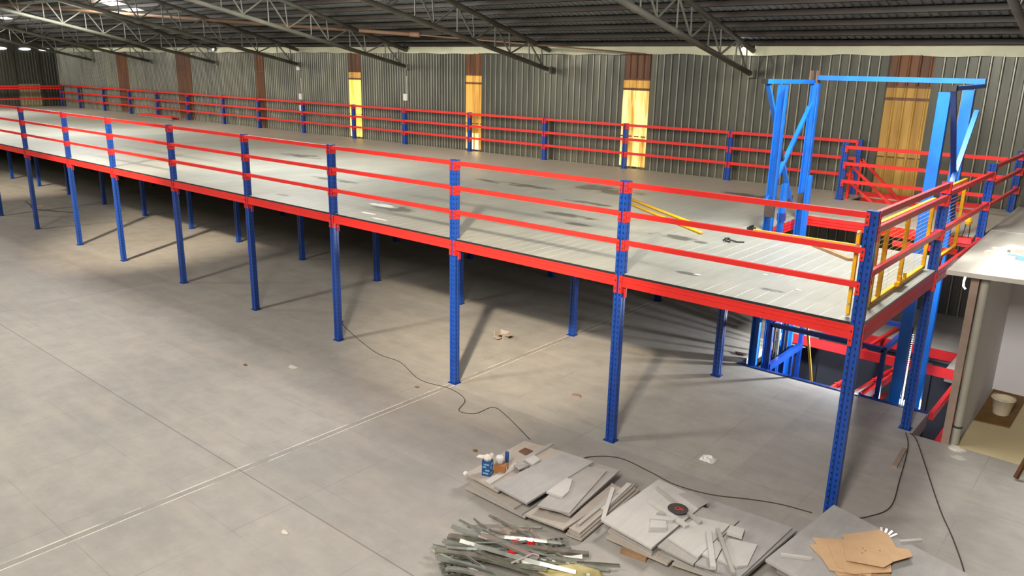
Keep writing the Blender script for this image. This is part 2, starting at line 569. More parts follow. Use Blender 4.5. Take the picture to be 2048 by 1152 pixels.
mb = MB()
edges = sorted(WINS)
x = -47.2
for w0, w1, _ in edges + [(8.0, 8.0, None)]:
    a = x
    while a < w0 - 1e-6:
        b = min(w0, a + 6.0)
        jag = random.uniform(-0.05, 0.05) if w0 < 0 else 0
        ribbed(mb, 'x', a, b, YW, -1, 0.0, WALL_TOP + jag, 0.21 if a > -18 else 0.125, 0.03 if a > -18 else 0.025, 0.02 if a > -18 else 0.02)
        a = b
    if w1 < 8:
        ribbed(mb, 'x', w0, w1, YW, -1, 0.0, DECK + 0.05, 0.21)
    x = w1
mb.box(-48, 8, YW + 0.02, YW + 0.16, 0.0, 6.2)
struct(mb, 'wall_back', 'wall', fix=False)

for i, (w0, w1, pm) in enumerate(WINS):
    root = thing('window_%d' % (i + 1), ((w0 + w1) / 2, YW, DECK), None, None)
    root['kind'] = 'structure'
    cx = (w0 + w1) / 2
    zt = 4.46 if pm != 'pane_brown' else 4.62
    p = MB(root.location)
    ribbed(p, 'x', w0, w1, YW - 0.004, -1, DECK + 0.05, zt, 0.21 if w0 > -18 else 0.125)
    p.build('pane', pm, root, fix=False)
    if i == 2:
        p = MB(root.location)
        ribbed(p, 'x', w0 + .06, w1 - .06, YW - 0.012, -1, DECK + 0.05, 2.95, 0.21)
        p.build('bright_lower_pane', 'pane_glare', root, fix=False)
    p = MB(root.location)
    ribbed(p, 'x', w0, w1, YW - 0.004, -1, zt + 0.06, 4.72, 0.21)
    p.build('upper_pane', 'pane_amber' if pm in ('pane', 'pane_white', 'pane_amber') else ('pane_dim' if pm == 'pane_dim' else 'pane_brown'), root, fix=False)
    p = MB(root.location)
    ribbed(p, 'x', w0, w1, YW - 0.004, -1, 4.76, WALL_TOP, 0.21)
    p.build('top_pane', 'pane_brown', root, fix=False)  # brown colour puts the shade of the outside eaves on the sheet
    p = MB(root.location)
    p.box(w0, w1, YW - 0.012, YW + 0.015, zt, zt + 0.06).box(w0, w1, YW - 0.012, YW + 0.015, 4.72, 4.76)
    if pm != 'pane_brown':
        p.box(w0, w1, YW - 0.006, YW + 0.01, 3.24, 3.27)
    p.build('crossbar', 'pane_brown', root)

# fabric flap over the top of the wall
mb = MB()
n = 400
vs, fs = [], []
for i in range(n + 1):
    xx = -48 + 56 * i / n
    for j, zz in enumerate((5.74, 5.56, 5.38)):
        wv = 0.018 * math.sin(xx * 9.0 + j) + 0.014 * math.sin(xx * 3.1 + 1.7 * j)
        lo = (0.012 * math.sin(xx * 1.3) + 0.012 * math.sin(xx * 4.7)) if j == 2 else 0
        vs.append((xx, YW - 0.045 + wv * (j / 2), zz + lo))
for i in range(n):
    for j in range(2):
        fs.append((3 * i + j, 3 * i + j + 1, 3 * i + 3 + j + 1, 3 * i + 3 + j))
mb.add(vs, fs)
struct(mb, 'trim_1', 'fabric', fix=False, smooth=True)

# end wall
mb = MB()
ribbed(mb, 'y', -26, 10.02, -47.2, 1, 0.0, 5.34, 0.15, 0.03, 0.025)
mb.box(-47.4, -47.22, -26, 10.1, 0.0, 8.6)
for yy in (9.0, 7.75, 6.4):
    mb.box(-47.2, -47.1, yy - 0.06, yy + 0.06, 0, 5.34)
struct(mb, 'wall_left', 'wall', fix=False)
for i, (y0, y1) in enumerate(((6.95, 7.55), (8.15, 8.72), (9.15, 9.72))):
    root = thing('window_%d' % (8 + i), (-47.2, (y0 + y1) / 2, 5.45), None, None)
    root['kind'] = 'structure'
    ym, hw = (y0 + y1) / 2, (y1 - y0) / 2
    p = MB(root.location)
    ring = [(ym + hw * math.cos(2 * PI * k / 16), 5.46 + 0.07 * math.sin(2 * PI * k / 16)) for k in range(16)]
    p.add([(-47.2, a, b) for a, b in ring] + [(-47.1, a, b) for a, b in ring],
          [list(range(16)), list(range(31, 15, -1))] + [(k, (k + 1) % 16, 16 + (k + 1) % 16, 16 + k) for k in range(16)])
    p.build('pane', 'roof_light', root)
root = thing('window_11', (-47.12, 8.2, DECK), None, None)
root['kind'] = 'structure'
p = MB(root.location)
ribbed(p, 'y', 7.75, 8.95, -47.15, 1, DECK, 3.6, 0.15)
p.build('pane', 'pane_tan', root, fix=False)

# roof sheets, with gaps for the roof lights
SL = 0.255


def roof_z(y):
    return 5.70 + SL * (10.02 - y)


RIDGE = -4.0
RL = [(-1.9, -0.6), (-15.3, -14.2), (-29.0, -27.7), (-42.1, -40.8)]
mb = MB()


def roof_part(x0, x1, ya, yb, z_of):
    pitch, vs, fs, prof = 0.165, [], [], []
    a = x0
    while a < x1 - 1e-6:
        for da, h in ((0, 0.0), (0.10, 0.0), (0.12, 0.03), (0.145, 0.03)):
            if a + da < x1:
                prof.append((a + da, h))
        a += pitch
    prof.append((x1, 0.0))
    for q, h in prof:
        for y in (ya, yb):
            vs.append((q, y, z_of(y) + h))
    for i in range(len(prof) - 1):
        fs.append((2 * i, 2 * i + 1, 2 * i + 3, 2 * i + 2))
    mb.add(vs, fs)


xs = -48.0
for a, b in sorted(RL) + [(8.0, 8.0)]:
    roof_part(xs, a, RIDGE, 10.3, roof_z)
    if b < 8:
        roof_part(a, b, 6.0, 10.3, roof_z)
        roof_part(a, b, RIDGE, -1.0, roof_z)
    xs = b
mb.box(-48, 8, -30, RIDGE, roof_z(RIDGE) + 0.3, roof_z(RIDGE) + 0.4)
struct(mb, 'ceiling', 'roof', fix=False)
for i, (a, b) in enumerate(sorted(RL)):
    root = thing('window_%d' % (12 + i), ((a + b) / 2, 2.5, roof_z(2.5)), None, None)
    root['kind'] = 'structure'
    p = MB(root.location)
    p.add([(a, -1.0, roof_z(-1.0) + 0.02), (b, -1.0, roof_z(-1.0) + 0.02), (b, 6.0, roof_z(6.0) + 0.02), (a, 6.0, roof_z(6.0) + 0.02),
           (a, -1.0, roof_z(-1.0) + 0.04), (b, -1.0, roof_z(-1.0) + 0.04), (b, 6.0, roof_z(6.0) + 0.04), (a, 6.0, roof_z(6.0) + 0.04)],
          [(0, 1, 2, 3), (7, 6, 5, 4), (0, 4, 5, 1), (1, 5, 6, 2), (2, 6, 7, 3), (3, 7, 4, 0)])
    p.build('pane', 'roof_light', root)

# purlins
for k in range(16):
    y = 9.93 - 0.66 * k
    z = roof_z(y) - 0.075
    p = MB((-20, y, z))
    p.box(-47.9, 8, y - 0.03, y + 0.03, z - 0.06, z - 0.052).box(-47.9, 8, y - 0.03, y - 0.022, z - 0.06, z + 0.065).box(-47.9, 8, y - 0.03, y + 0.03, z + 0.057, z + 0.065)
    solo(p, 'roof_purlin', 'purlin', '%s steel purlin under the roof sheets, counting out from the corrugated back wall' % ORD[k], 'purlin', 'roof purlins')

# trusses
TX = [0.12, -5.83, -11.91, -17.90, -23.97, -29.92, -35.84, -42.17]


def chord_top(y):
    return 5.60 + 0.255 * (9.43 - y)


def chord_low(y):
    return 4.93 + 0.207 * (10.0 - y)


for i, tx in enumerate(TX):
    root = thing('roof_truss', (tx, 3.0, chord_low(3.0)), '%s tubular steel roof truss reaching the corrugated wall, counting from the lift end' % ORD[i], 'truss', 'roof trusses')
    o = root.location
    MB(o).rod((tx, 9.92, chord_top(9.92)), (tx, -4.0, chord_top(-4.0)), 0.062, 10).build('top_chord', 'truss', root, smooth=True)
    MB(o).rod((tx, 9.93, chord_low(9.93)), (tx, -4.0, chord_low(-4.0)), 0.062, 10).build('bottom_chord', 'truss', root, smooth=True)
    MB(o).box(tx - 0.09, tx + 0.09, 9.85, 9.98, chord_low(9.9) - 0.09, chord_low(9.9) + 0.08).build('end_plate', 'truss', root)
    y = 9.62
    k = 0
    while y > -3.5:
        yt = y - 0.62
        low, top = (tx, y, chord_low(y) + 0.04), (tx, yt, chord_top(yt) - 0.04)
        MB(o).rod(low, top, 0.024, 6).build('web_member', 'truss', root)
        MB(o).rod((tx, y - 1.42, chord_low(y - 1.42) + 0.04), top, 0.024, 6).build('web_member', 'truss', root)
        MB(o).rod(low, (tx, y - 0.06, chord_top(y - 0.06) - 0.04), 0.018, 6).build('web_member', 'truss', root)
        MB(o).rod((tx, yt - 0.0, chord_low(yt) + 0.04), (tx, yt, chord_top(yt) - 0.04), 0.018, 6).build('web_member', 'truss', root)
        y -= 1.42
        k += 1
# long diagonal bracing pipe below the roof
root = thing('brace_pipe', (-17.2, 8.4, 5.9), 'long rusty brown bracing pipe slanting below the roof trusses towards the corrugated wall', 'pipe')
p0, p1, p2 = Vector((-34.29, 3.37, 6.98)), Vector((-16.1, 8.43, 5.89)), Vector((-8.76, 9.92, 5.39))
MB(root.location).rod(p0, p1, 0.055, 10).build('pipe', 'pipe_rust', root, smooth=True)
MB(root.location).rod(p1 + (p1 - p0).normalized() * 0.0, p1 + (p1 - p0).normalized() * 0.35, 0.075, 10).build('coupling', 'pipe_rust', root, smooth=True)
MB(root.location).rod(p1 + (p1 - p0).normalized() * 0.33, p2, 0.02, 8).build('tie_rod', 'pipe_rust', root, smooth=True)

# lamps at the truss ends
for i, (lx, n) in enumerate(((-5.93, 'third'), (-17.9, 'second'), (-29.9, 'first'))):
    z = 5.50
    words_ = {0: 'lit twin floodlight under the truss end nearest the lift', 1: 'small lit lamp under a truss end between the two brightest amber panels',
              2: 'tiny lit lamp at a truss end far down the corrugated wall'}[i]
    root = thing('truss_lamp', (lx, 9.86, z), words_, 'lamp')
    p = MB(root.location)
    p.box(lx - 0.16, lx + 0.16, 9.80, 9.86, z + 0.03, z + 0.09).rod((lx, 9.84, z + 0.08), (lx, 9.84, z + 0.16), 0.015)
    p.build('housing', 'black', root)
    for q in ((-0.09, 0.09) if i == 0 else (0.0,)):
        b = MB(root.location)
        b.lathe(lx + q, 9.80, [(0.0, z - 0.055), (0.035, z - 0.04), (0.05, z), (0.035, z + 0.035), (0.0, z + 0.045)], 12)
        b.build('bulb', 'lamp_on', root, smooth=True)
# switch boxes on the wall
for i, (bx, bz, lab) in enumerate(((-18.02, 3.95, 'white switch box on the corrugated wall beside the brightest amber panel'), (-24.0, 3.75, 'upper white switch box on a wall cable above the rear rail'),
                                   (-24.0, 3.32, 'lower white switch box on a wall cable near the rear rail'), (-24.05, 4.85, 'white junction box just below a truss end on the corrugated wall'))):
    root = thing('switch_box', (bx, YW - 0.05, bz), lab, 'switch box')
    MB(root.location).box(bx - 0.09, bx + 0.09, YW - 0.09, YW - 0.03, bz - 0.11, bz + 0.11).build('case', 'white', root)
    MB(root.location).rod((bx + 0.05, YW - 0.045, bz + 0.1), (bx + 0.05, YW - 0.045, bz + 0.7), 0.012).build('conduit', 'white', root)

# ------------------------------------------------------------------ mezzanine
W2, D2 = 0.06, 0.05


def post_section():
    # rack upright: front face with a central groove, grooved sides, open-looking back
    return [(-.060, -.050), (-.022, -.050), (-.016, -.038), (.016, -.038), (.022, -.050), (.060, -.050), (.060, -.012), (.052, -.006), (.052, .006), (.060, .012),
            (.060, .050), (.036, .050), (.036, .030), (-.036, .030), (-.036, .050), (-.060, .050), (-.060, .012), (-.052, .006), (-.052, -.006), (-.060, -.012)]


POST_MESH = {}


def post(x, y, z0, z1, label, group):
    root = thing('rack_post', (x, y, z0), label, 'post', group)
    key = round(z1 - z0, 3)
    if key not in POST_MESH:
        c = MB().prism(post_section(), 0.0, z1 - z0).build('column', 'blue', root)
        b = MB().box(-.085, .085, -.075, .075, 0.0, 0.008).box(-.075, -.063, -.03, .03, 0.008, 0.03).box(.063, .075, -.03, .03, 0.008, 0.03).build('base_plate', 'blue_plain', root)
        POST_MESH[key] = (c.data, b.data)
    else:
        for nm, me in zip(('column', 'base_plate'), POST_MESH[key]):
            o = bpy.data.objects.new(nm, me)
            col.objects.link(o)
            o.parent = root
    return root


def bracket(o, x, y, z, s, ny, h, root, axis='x', mat='red'):
    """end bracket of a rail or beam: a plate on the face of the post with two dark hook slots"""
    b = MB(o)
    t = 0.006
    if axis == 'x':      # plate wraps from the rail's end onto the post's face; s = +1 towards +x post
        f = y + ny * 0.056
        b.box(min(x, x + s * 0.045), max(x, x + s * 0.045), min(f, f + ny * t), max(f, f + ny * t), z - h / 2, z + h / 2)
        b.box(x - t / 2, x + t / 2, y - 0.05, y + 0.055, z - h / 2, z + h / 2)
        b.cur = 1
        for q in (-0.25, 0.2):
            b.box(min(x + s * .016, x + s * .03), max(x + s * .016, x + s * .03), min(f + ny * t, f + ny * (t + .002)), max(f + ny * t, f + ny * (t + .002)), z + q * h - 0.012, z + q * h + 0.012)
    else:                # rail along y; ny = side (sign of x) of the plate
        f = x + ny * 0.064
        b.box(min(f, f + ny * t), max(f, f + ny * t), min(y, y + s * 0.045), max(y, y + s * 0.045), z - h / 2, z + h / 2)
        b.box(x - 0.05, x + 0.065, y - t / 2, y + t / 2, z - h / 2, z + h / 2)
        b.cur = 1
        for q in (-0.25, 0.2):
            b.box(min(f + ny * t, f + ny * (t + .002)), max(f + ny * t, f + ny * (t + .002)), min(y + s * .016, y + s * .03), max(y + s * .016, y + s * .03), z + q * h - 0.012, z + q * h + 0.012)
    return b.build('end_bracket', [mat, 'black'], root)


def rail(x0, x1, y, z, h, name, label, cat, group, ny=-1, bh=0.14, beam=False, brackets=(True, True)):
    """horizontal member along x between two post faces (x0 < x1)"""
    root = thing(name, ((x0 + x1) / 2, y, z - h / 2), label, cat, group)
    o = root.location
    yc = y + ny * 0.030
    w = 0.045
    if beam:
        sec = [(-w / 2, -h / 2), (w / 2, -h / 2), (w / 2, -h * .22), (w / 2 - .008, -h * .17), (w / 2 - .008, -h * .05), (w / 2, 0), (w / 2, h * .12), (w / 2 - .008, h * .17), (w / 2 - .008, h * .28),
               (w / 2, h * .33), (w / 2, h / 2), (-w / 2, h / 2)]
        if ny > 0:
            sec = [(-a, b) for a, b in sec]
        MB(o).sweep(sec, (x0, yc, z), (x1, yc, z)).build('bar', 'red', root)
    else:
        MB(o).bar((x0, yc, z), (x1, yc, z), w, h).build('bar', 'red', root)
    zb = z - (bh - h) / 2 if not beam else z - (bh - h) / 2
    if brackets[0]: bracket(o, x0, y, zb, -1, ny, bh, root)
    if brackets[1]: bracket(o, x1, y, zb, 1, ny, bh, root)
    return root


def rail_y(x, y0, y1, z, h, name, label, cat, group, nx=1, bh=0.15, beam=False, mat='red_dusty', brackets=(True, True), off=0.03):
    root = thing(name, (x, (y0 + y1) / 2, z - h / 2), label, cat, group)
    o = root.location
    xc = x + nx * off
    MB(o).bar((xc, y0, z), (xc, y1, z), 0.045, h).build('bar', mat, root)
    if beam:
        MB(o).box(min(xc + nx * .0225, xc + nx * .027), max(xc + nx * .0225, xc + nx * .027), y0, y1, z - 0.012, z + 0.012).build('rib', mat, root)
    zb = z - (bh - h) / 2
    if brackets[0]: bracket(o, x, y0, zb, -1, nx, bh, root, 'y', mat)
    if brackets[1]: bracket(o, x, y1, zb, 1, nx, bh, root, 'y', mat)
    return root


RAILS = ((3.558, 'top'), (3.185, 'middle'), (2.815, 'bottom'))
# open edge facing the camera
for i, x in enumerate(FX):
    if i == 0:
        lab = 'tall blue perforated corner post beside the grey board with cardboard'
    else:
        lab = '%s blue perforated post along the open mezzanine edge, counting from the cardboard corner' % ORD[i]
    post(x, 0.0, 0.0, TOP, lab, 'posts along the open edge')
for i in range(len(FX) - 1):
    xa, xb = FX[i + 1] + W2, FX[i] - W2
    for z, w in RAILS:
        rail(xa, xb, 0.0, z, 0.062, 'guard_rail', '%s red guard rail of the open edge, %s bay from the lift corner' % (w, ORD[i]), 'guard rail', 'guard rails along the open edge')
    rail(xa, xb, 0.0, 2.302, 0.145, 'edge_beam', 'deep red deck beam under the open edge, %s bay from the lift corner' % ORD[i], 'beam', 'deck beams along the open edge', bh=0.235, beam=True)
# last bay runs out of the frame
xa, xb = -29.6 + W2, FX[-1] - W2
for z, w in RAILS:
    rail(xa, xb, 0.0, z, 0.062, 'guard_rail', '%s red guard rail of the open edge, %s bay from the lift corner' % (w, ORD[9]), 'guard rail', 'guard rails along the open edge')
rail(xa, xb, 0.0, 2.302, 0.145, 'edge_beam', 'deep red deck beam under the open edge, tenth bay from the lift corner', 'beam', 'deck beams along the open edge', bh=0.235, beam=True)

# cross beams below the deck, whose end plates hang beside the posts
for i, x in enumerate(FX):
    if i == 0:
        continue
    root = thing('cross_beam', (x + 0.03, 1.6, 2.1), 'red cross beam running back under the deck from the %s open-edge post' % ORD[i], 'beam', 'cross beams under the deck')
    MB(root.location).box(x + 0.015, x + 0.055, 0.06, ROW - 0.06, 2.24, 2.365).build('bar', 'red', root)
    MB(root.location).box(x + 0.0615, x + 0.090, 0.010, 0.016, 2.07, 2.225).box(x + 0.015, x + 0.07, 0.052, 0.064, 2.07, 2.365).build('end_bracket', 'red_dusty', root)

# posts below the deck
for i, x in enumerate(FX[1:] + [-29.6, -32.5, -35.5]):
    post(x, ROW, 0.0, DECK - 0.07, 'blue post in the second row under the deck, %s from the lift' % ORD[i], 'second row posts')
for i, x in enumerate(FX[1:] + [-29.6, -32.5, -35.5]):
    if i == 0:
        post(-3.08, 2 * ROW, 0.0, DECK - 0.07, 'blue post in the third row under the deck, first from the lift', 'third row posts')
    else:
        post(x, 2 * ROW, 0.0, DECK - 0.07, 'blue post in the third row under the deck, %s from the lift' % ORD[i], 'third row posts')

# rear edge
for i, x in enumerate(RX):
    post(x, YR, DECK, TOP, '%s blue perforated post of the rear rail by the corrugated wall, counting from the stairwell' % ORD[i], 'rear rail posts')
for i in range(len(RX)):
    xb = RX[i] - W2
    xa = (RX[i + 1] + W2) if i + 1 < len(RX) else -46.6
    for z, w in RAILS:
        rail(xa, xb, YR, z, 0.066, 'guard_rail', '%s red rear guard rail by the corrugated wall, %s bay from the stairwell' % (w, ORD[i]), 'guard rail', 'rear guard rails', ny=-1)
# far end
post(-46.6, YR, DECK, TOP, 'blue perforated post in the far deck corner under the daylight slots', 'far end posts')
post(-46.6, 4.9, DECK, TOP, 'blue perforated post of the far end rail, midway along the end wall', 'far end posts')
for z, w in ((3.50, 'topmost'), (3.38, 'second'), (2.82, 'lowest')):
    rail_y(-46.6, 4.95, YR - 0.05, z, 0.08, 'guard_rail', '%s red guard rail across the far end wall' % w, 'guard rail', 'far end guard rails', mat='red')

# lift-side edge
for y, lab in ((ROW, 'blue perforated post between the two yellow mesh gates, standing on the floor'),):
    post(0.0, y, 0.0, TOP, lab, 'posts along the lift side')
post(0.0, 6.51, DECK - 0.2, TOP, 'blue perforated post beyond the smaller yellow gate, beside the white slab', 'posts along the lift side')
post(-0.05, YR - 0.05, DECK - 0.2, TOP, 'blue perforated post in the deck corner against the back wall, behind the white slab', 'posts along the lift side')
post(-3.05, 8.72, DECK, TOP, 'blue perforated post at the head of the red stairwell, nearer the lift frame', 'stairwell posts')
for z, w in ((3.565, 'topmost'), (3.395, 'second'), (2.93, 'lowest')):
    rail_y(0.0, 0.05, ROW - 0.05, z, 0.07, 'guard_rail', '%s red guard rail above the larger yellow mesh gate' % w if w != 'lowest' else 'lowest red guard rail across the larger yellow mesh gate', 'guard rail', 'lift side guard rails')
for z, w in ((3.44, 'upper'), (2.94, 'lower')):
    rail_y(0.0, ROW + 0.05, 6.46, z, 0.07, 'guard_rail', '%s red guard rail outside the smaller yellow mesh gate' % w, 'guard rail', 'lift side guard rails')
for z, w in ((3.54, 'top'), (3.24, 'middle'), (2.88, 'bottom')):
    rail_y(-0.02, 6.56, YR - 0.1, z, 0.065, 'guard_rail', '%s red guard rail in the short bay between white slab and back wall' % w, 'guard rail', 'lift side guard rails')
    rail(-3.05 + W2, -0.10, 8.70, z - 0.03 if z > 3.4 else z - 0.07 if z > 3 else z - 0.08, 0.068, 'guard_rail', '%s red guard rail in front of the stairwell behind the lift' % w, 'guard rail', 'stairwell guard rails', brackets=(True, False))
rail_y(0.0, 0.05, ROW - 0.05, 2.27, 0.20, 'edge_beam', 'dusty red deck beam below the larger yellow mesh gate', 'beam', 'lift side beams', beam=True, bh=0.27)
rail_y(0.0, ROW + 0.05, 6.46, 2.27, 0.20, 'edge_beam', 'dusty red deck beam below the smaller yellow mesh gate', 'beam', 'lift side beams', beam=True, bh=0.27)

# deck plates, with openings for the lift and the stairs
LIFT = (-2.87, -0.06, 4.15, 6.36)
STAIR = (-2.87, -0.55, 8.86, 9.62)
root = thing('mezzanine_deck', (-20, 5, DECK), 'wide grey steel plank deck of the mezzanine carrying the guard rails', 'deck')
mb = MB(root.location)
Z0, Z1 = DECK - 0.028, DECK
mb.box(-47.1, -2.87, 0.056, 9.74, Z0, Z1)
mb.box(-2.87, -0.062, 0.056, LIFT[2], Z0, Z1)
mb.box(-2.87, -0.062, LIFT[3], STAIR[2], Z0, Z1)
mb.box(-2.87, -0.062, STAIR[3], 9.74, Z0, Z1)
mb.box(STAIR[1], -0.062, STAIR[2], STAIR[3], Z0, Z1)
mb.box(-47.1, -0.12, 9.74, 9.98, Z0, Z1 - 0.004)
xs_ = FX + [-29.6, -47.1]
for i in range(len(xs_) - 1):
    mb.box(xs_[i + 1] + 0.062, xs_[i] - 0.062, -0.045, 0.056, Z0, Z1)
mb.box(-0.062, 0.05, 0.056, ROW - 0.06, Z0, Z1)
mb.box(-0.062, 0.03, 6.60, 9.6, Z0, Z1)
mb.build('planking', 'deck', root)
for i in range(len(xs_) - 1):
    MB(root.location).box(xs_[i + 1] + 0.064, xs_[i] - 0.064, -0.056, -0.0455, Z0 + 0.004, Z1 + 0.003).build('edge_gap', 'black', root)

# ------------------------------------------------------------------ beams round the lift opening
p = MB((-1.4, 6.4, 2.2))
for a, b in ((2.19, 2.235), (2.245, 2.29), (2.30, 2.37)):
    p.box(-2.87, -0.07, 6.36, 6.42, a, b)
p.box(-2.87, -0.07, 6.375, 6.41, 2.19, 2.37)
solo(p, 'opening_beam', 'red', 'ribbed red beam along the back edge of the lift opening', 'beam')
p = MB((-2.9, 5.2, 2.2))
for a, b in ((2.19, 2.235), (2.245, 2.29), (2.30, 2.37)):
    p.box(-2.93, -2.872, 4.15, 6.36, a, b)
p.box(-2.92, -2.885, 4.15, 6.36, 2.19, 2.37)
solo(p, 'opening_beam', 'red', 'ribbed red beam behind the slim lift columns at the opening side', 'beam')
p = MB((-1.4, 4.12, 2.2))
p.box(-2.87, -0.07, 4.09, 4.14, 2.19, 2.37)
solo(p, 'opening_beam', 'red', 'red beam along the front edge of the lift opening', 'beam')
# ------------------------------------------------------------------ lift frame
root = thing('lift_tower', (-1.6, 5.1, 0.0), 'bright blue goods lift tower rising through the deck opening to a top beam', 'lift')
o = root.location


def channel(p0, p1, w, d, t, parent, name, mat, open_dir):
    """C or U section column: web plus two flanges, open towards open_dir (+1/-1 in y) """
    x, y = p0[0], p0[1]
    b = MB(o)
    b.box(x - w / 2, x + w / 2, y - t / 2 * open_dir - 0.004, y - t / 2 * open_dir + 0.004, p0[2], p1[2])
    for s in (-1, 1):
        a0, a1 = sorted((y - t / 2 * open_dir, y + open_dir * d))
        b.box(x + s * w / 2 - 0.006, x + s * w / 2 + 0.006, a0, a1, p0[2], p1[2])
    return b.build(name, mat, parent)


def hcol(x, y, z0, z1, w, d, name='column', solid=False):
    """H column: flanges face +/-x"""
    b = MB(o)
    b.box(x - w / 2, x + w / 2, y + d / 2 - 0.03, y + d / 2 - 0.02, z0, z1) if not solid else b.box(x - w / 2 + .002, x + w / 2 - .002, y - d / 2 + .002, y + d / 2, z0, z1)
    b.box(x - w / 2, x - w / 2 + 0.014, y - d / 2, y + d / 2, z0, z1).box(x + w / 2 - 0.014, x + w / 2, y - d / 2, y + d / 2, z0, z1)
    c = b.build(name, 'sky_blue', root)
    return c


LXA, LXB = -2.80, -0.44
LOWZ = -2.9
c1 = hcol(LXA, 4.32, LOWZ, 4.78, 0.14, 0.11)
c2 = hcol(LXA - 0.01, 5.82, LOWZ, 4.80, 0.14, 0.11)
c3 = hcol(LXB, 4.40, LOWZ, 4.74, 0.16, 0.12, solid=True)
c4 = hcol(LXB, 6.02, LOWZ, 4.76, 0.16, 0.12, solid=True)
for cc, x, y in ((c1, LXA, 4.32), (c2, LXA - .01, 5.82)):
    MB(o).box(x - .0715, x + .0715, y - .0565, y + .0565, 2.62, 2.86).build('scorched_splice', 'scorch', cc)
MB(o).box(-2.68, -2.60, 4.44, 4.50, LOWZ, 3.18).box(-2.68, -2.66, 4.40, 4.54, LOWZ, 3.18).build('guide_rail', 'sky_blue', root)
MB(o).box(-2.68, -2.60, 5.58, 5.64, LOWZ, 3.22).box(-2.68, -2.66, 5.54, 5.68, LOWZ, 3.22).build('guide_rail', 'sky_blue', root)
MB(o).box(-2.70, -2.585, 4.42, 4.52, 2.55, 2.68).build('guide_shoe', 'blue_plain', root)
MB(o).bar((-2.88, 3.78, 4.83), (-2.88, 5.98, 4.83), 0.07, 0.07).build('top_side_beam', 'sky_blue', root)
MB(o).box(-2.92, -2.84, 3.70, 3.79, 4.79, 4.87).build('end_cap', 'black', root)
MB(o).bar((-2.83, 5.93, 4.90), (-0.22, 5.93, 4.90), 0.08, 0.08).build('top_cross_beam', 'sky_blue', root)
b = MB(o)
for s in (-1, 1):
    b.box(-2.88 + s * .055 - .005, -2.88 + s * .055 + .005, 5.84, 6.0, 4.80, 5.02)
b.box(-2.935, -2.825, 5.84, 6.0, 4.80, 4.81).build('welded_bracket', 'pipe_rust', root)
MB(o).bar((-0.28, 4.12, 4.80), (-0.28, 6.2, 4.83), 0.07, 0.06).build('top_side_beam', 'sky_blue', root)
MB(o).box(-0.325, -0.235, 4.03, 4.13, 4.76, 4.84).build('end_cap', 'black', root)
for x, nm in ((-2.90, 0), (-0.29, 1)):
    y0 = 3.95 if nm == 0 else 4.14
    MB(o).bar((x, y0, 4.78), (x, y0 + 1.55, 2.72), 0.05, 0.07, (1, 0, 0)).build('brace', 'sky_blue' if nm == 0 else 'blue_plain', root)
    MB(o).bar((x + 0.03, 5.86, 4.45), (x + 0.03, y0 + 0.3, 2.85), 0.05, 0.07, (1, 0, 0)).build('brace', 'sky_blue', root)
MB(o).box(-2.93, -2.87, 5.42, 5.52, 2.72, 2.84).build('scorched_weld', 'scorch', root)
MB(o).bar((-2.90, 4.70, 3.78), (-2.90, 4.95, 3.45), 0.052, 0.072, (1, 0, 0)).build('scorched_weld', 'scorch', root)
for yy in (4.75, 4.95, 5.25, 5.4):
    MB(o).rod((-2.62, yy, LOWZ), (-2.62, yy, 2.1), 0.016 if yy != 4.95 else 0.028, 8).build('hoist_chain' if yy != 4.95 else 'hydraulic_rod', 'galv_dark' if yy == 4.95 else 'black', root)
MB(o).lathe(-2.62, 4.95, [(0.0, 0.30), (0.045, 0.30), (0.045, 0.44), (0.0, 0.44)], 12).build('rod_coupling', 'galv', root)

# lift car below
root = thing('lift_car', (-1.4, 5.1, -1.2), 'dark blue open lift car frame hanging in the floor opening', 'lift car')
o = root.location
for nm, a, b in (('top_bar', (-2.52, 4.28, .77), (-.68, 4.28, .77)), ('top_bar', (-2.52, 4.28, .77), (-2.52, 5.85, .77)), ('top_bar', (-.68, 4.28, .77), (-.68, 5.85, .77)), ('top_bar', (-2.52, 5.85, .77), (-.68, 5.85, .77)),
                 ('corner_bar', (-2.52, 4.28, -2.4), (-2.52, 4.28, .77)), ('corner_bar', (-.68, 4.28, -2.4), (-.68, 4.28, .77)), ('corner_bar', (-2.52, 5.85, -2.4), (-2.52, 5.85, .77)), ('corner_bar', (-.68, 5.85, -2.4), (-.68, 5.85, .77)),
                 ('side_bar', (-2.50, 4.28, -.02), (-2.50, 5.85, -.02)), ('slat', (-2.5, 5.4, -1.2), (-2.5, 5.4, -.02)), ('slat', (-2.5, 5.0, -1.2), (-2.5, 5.0, -.02)), ('slat', (-2.5, 4.6, -1.2), (-2.5, 4.6, -.02))):
    MB(o).bar(a, b, 0.07 if nm != 'slat' else .05, 0.07 if nm != 'side_bar' else .12).build(nm, 'blue_plain', root)
MB(o).box(-2.56, -.64, 4.24, 5.9, -2.48, -2.4).build('car_floor', 'blue_plain', root)
p = MB((-1.9, 4.3, -.4))
p.rod((-1.95, 4.36, .9), (-1.66, 4.36, -.6), 0.022, 10)
solo(p, 'yellow_pole', 'yellow', 'thin yellow pole leaning inside the lift car below the deck', 'pole')

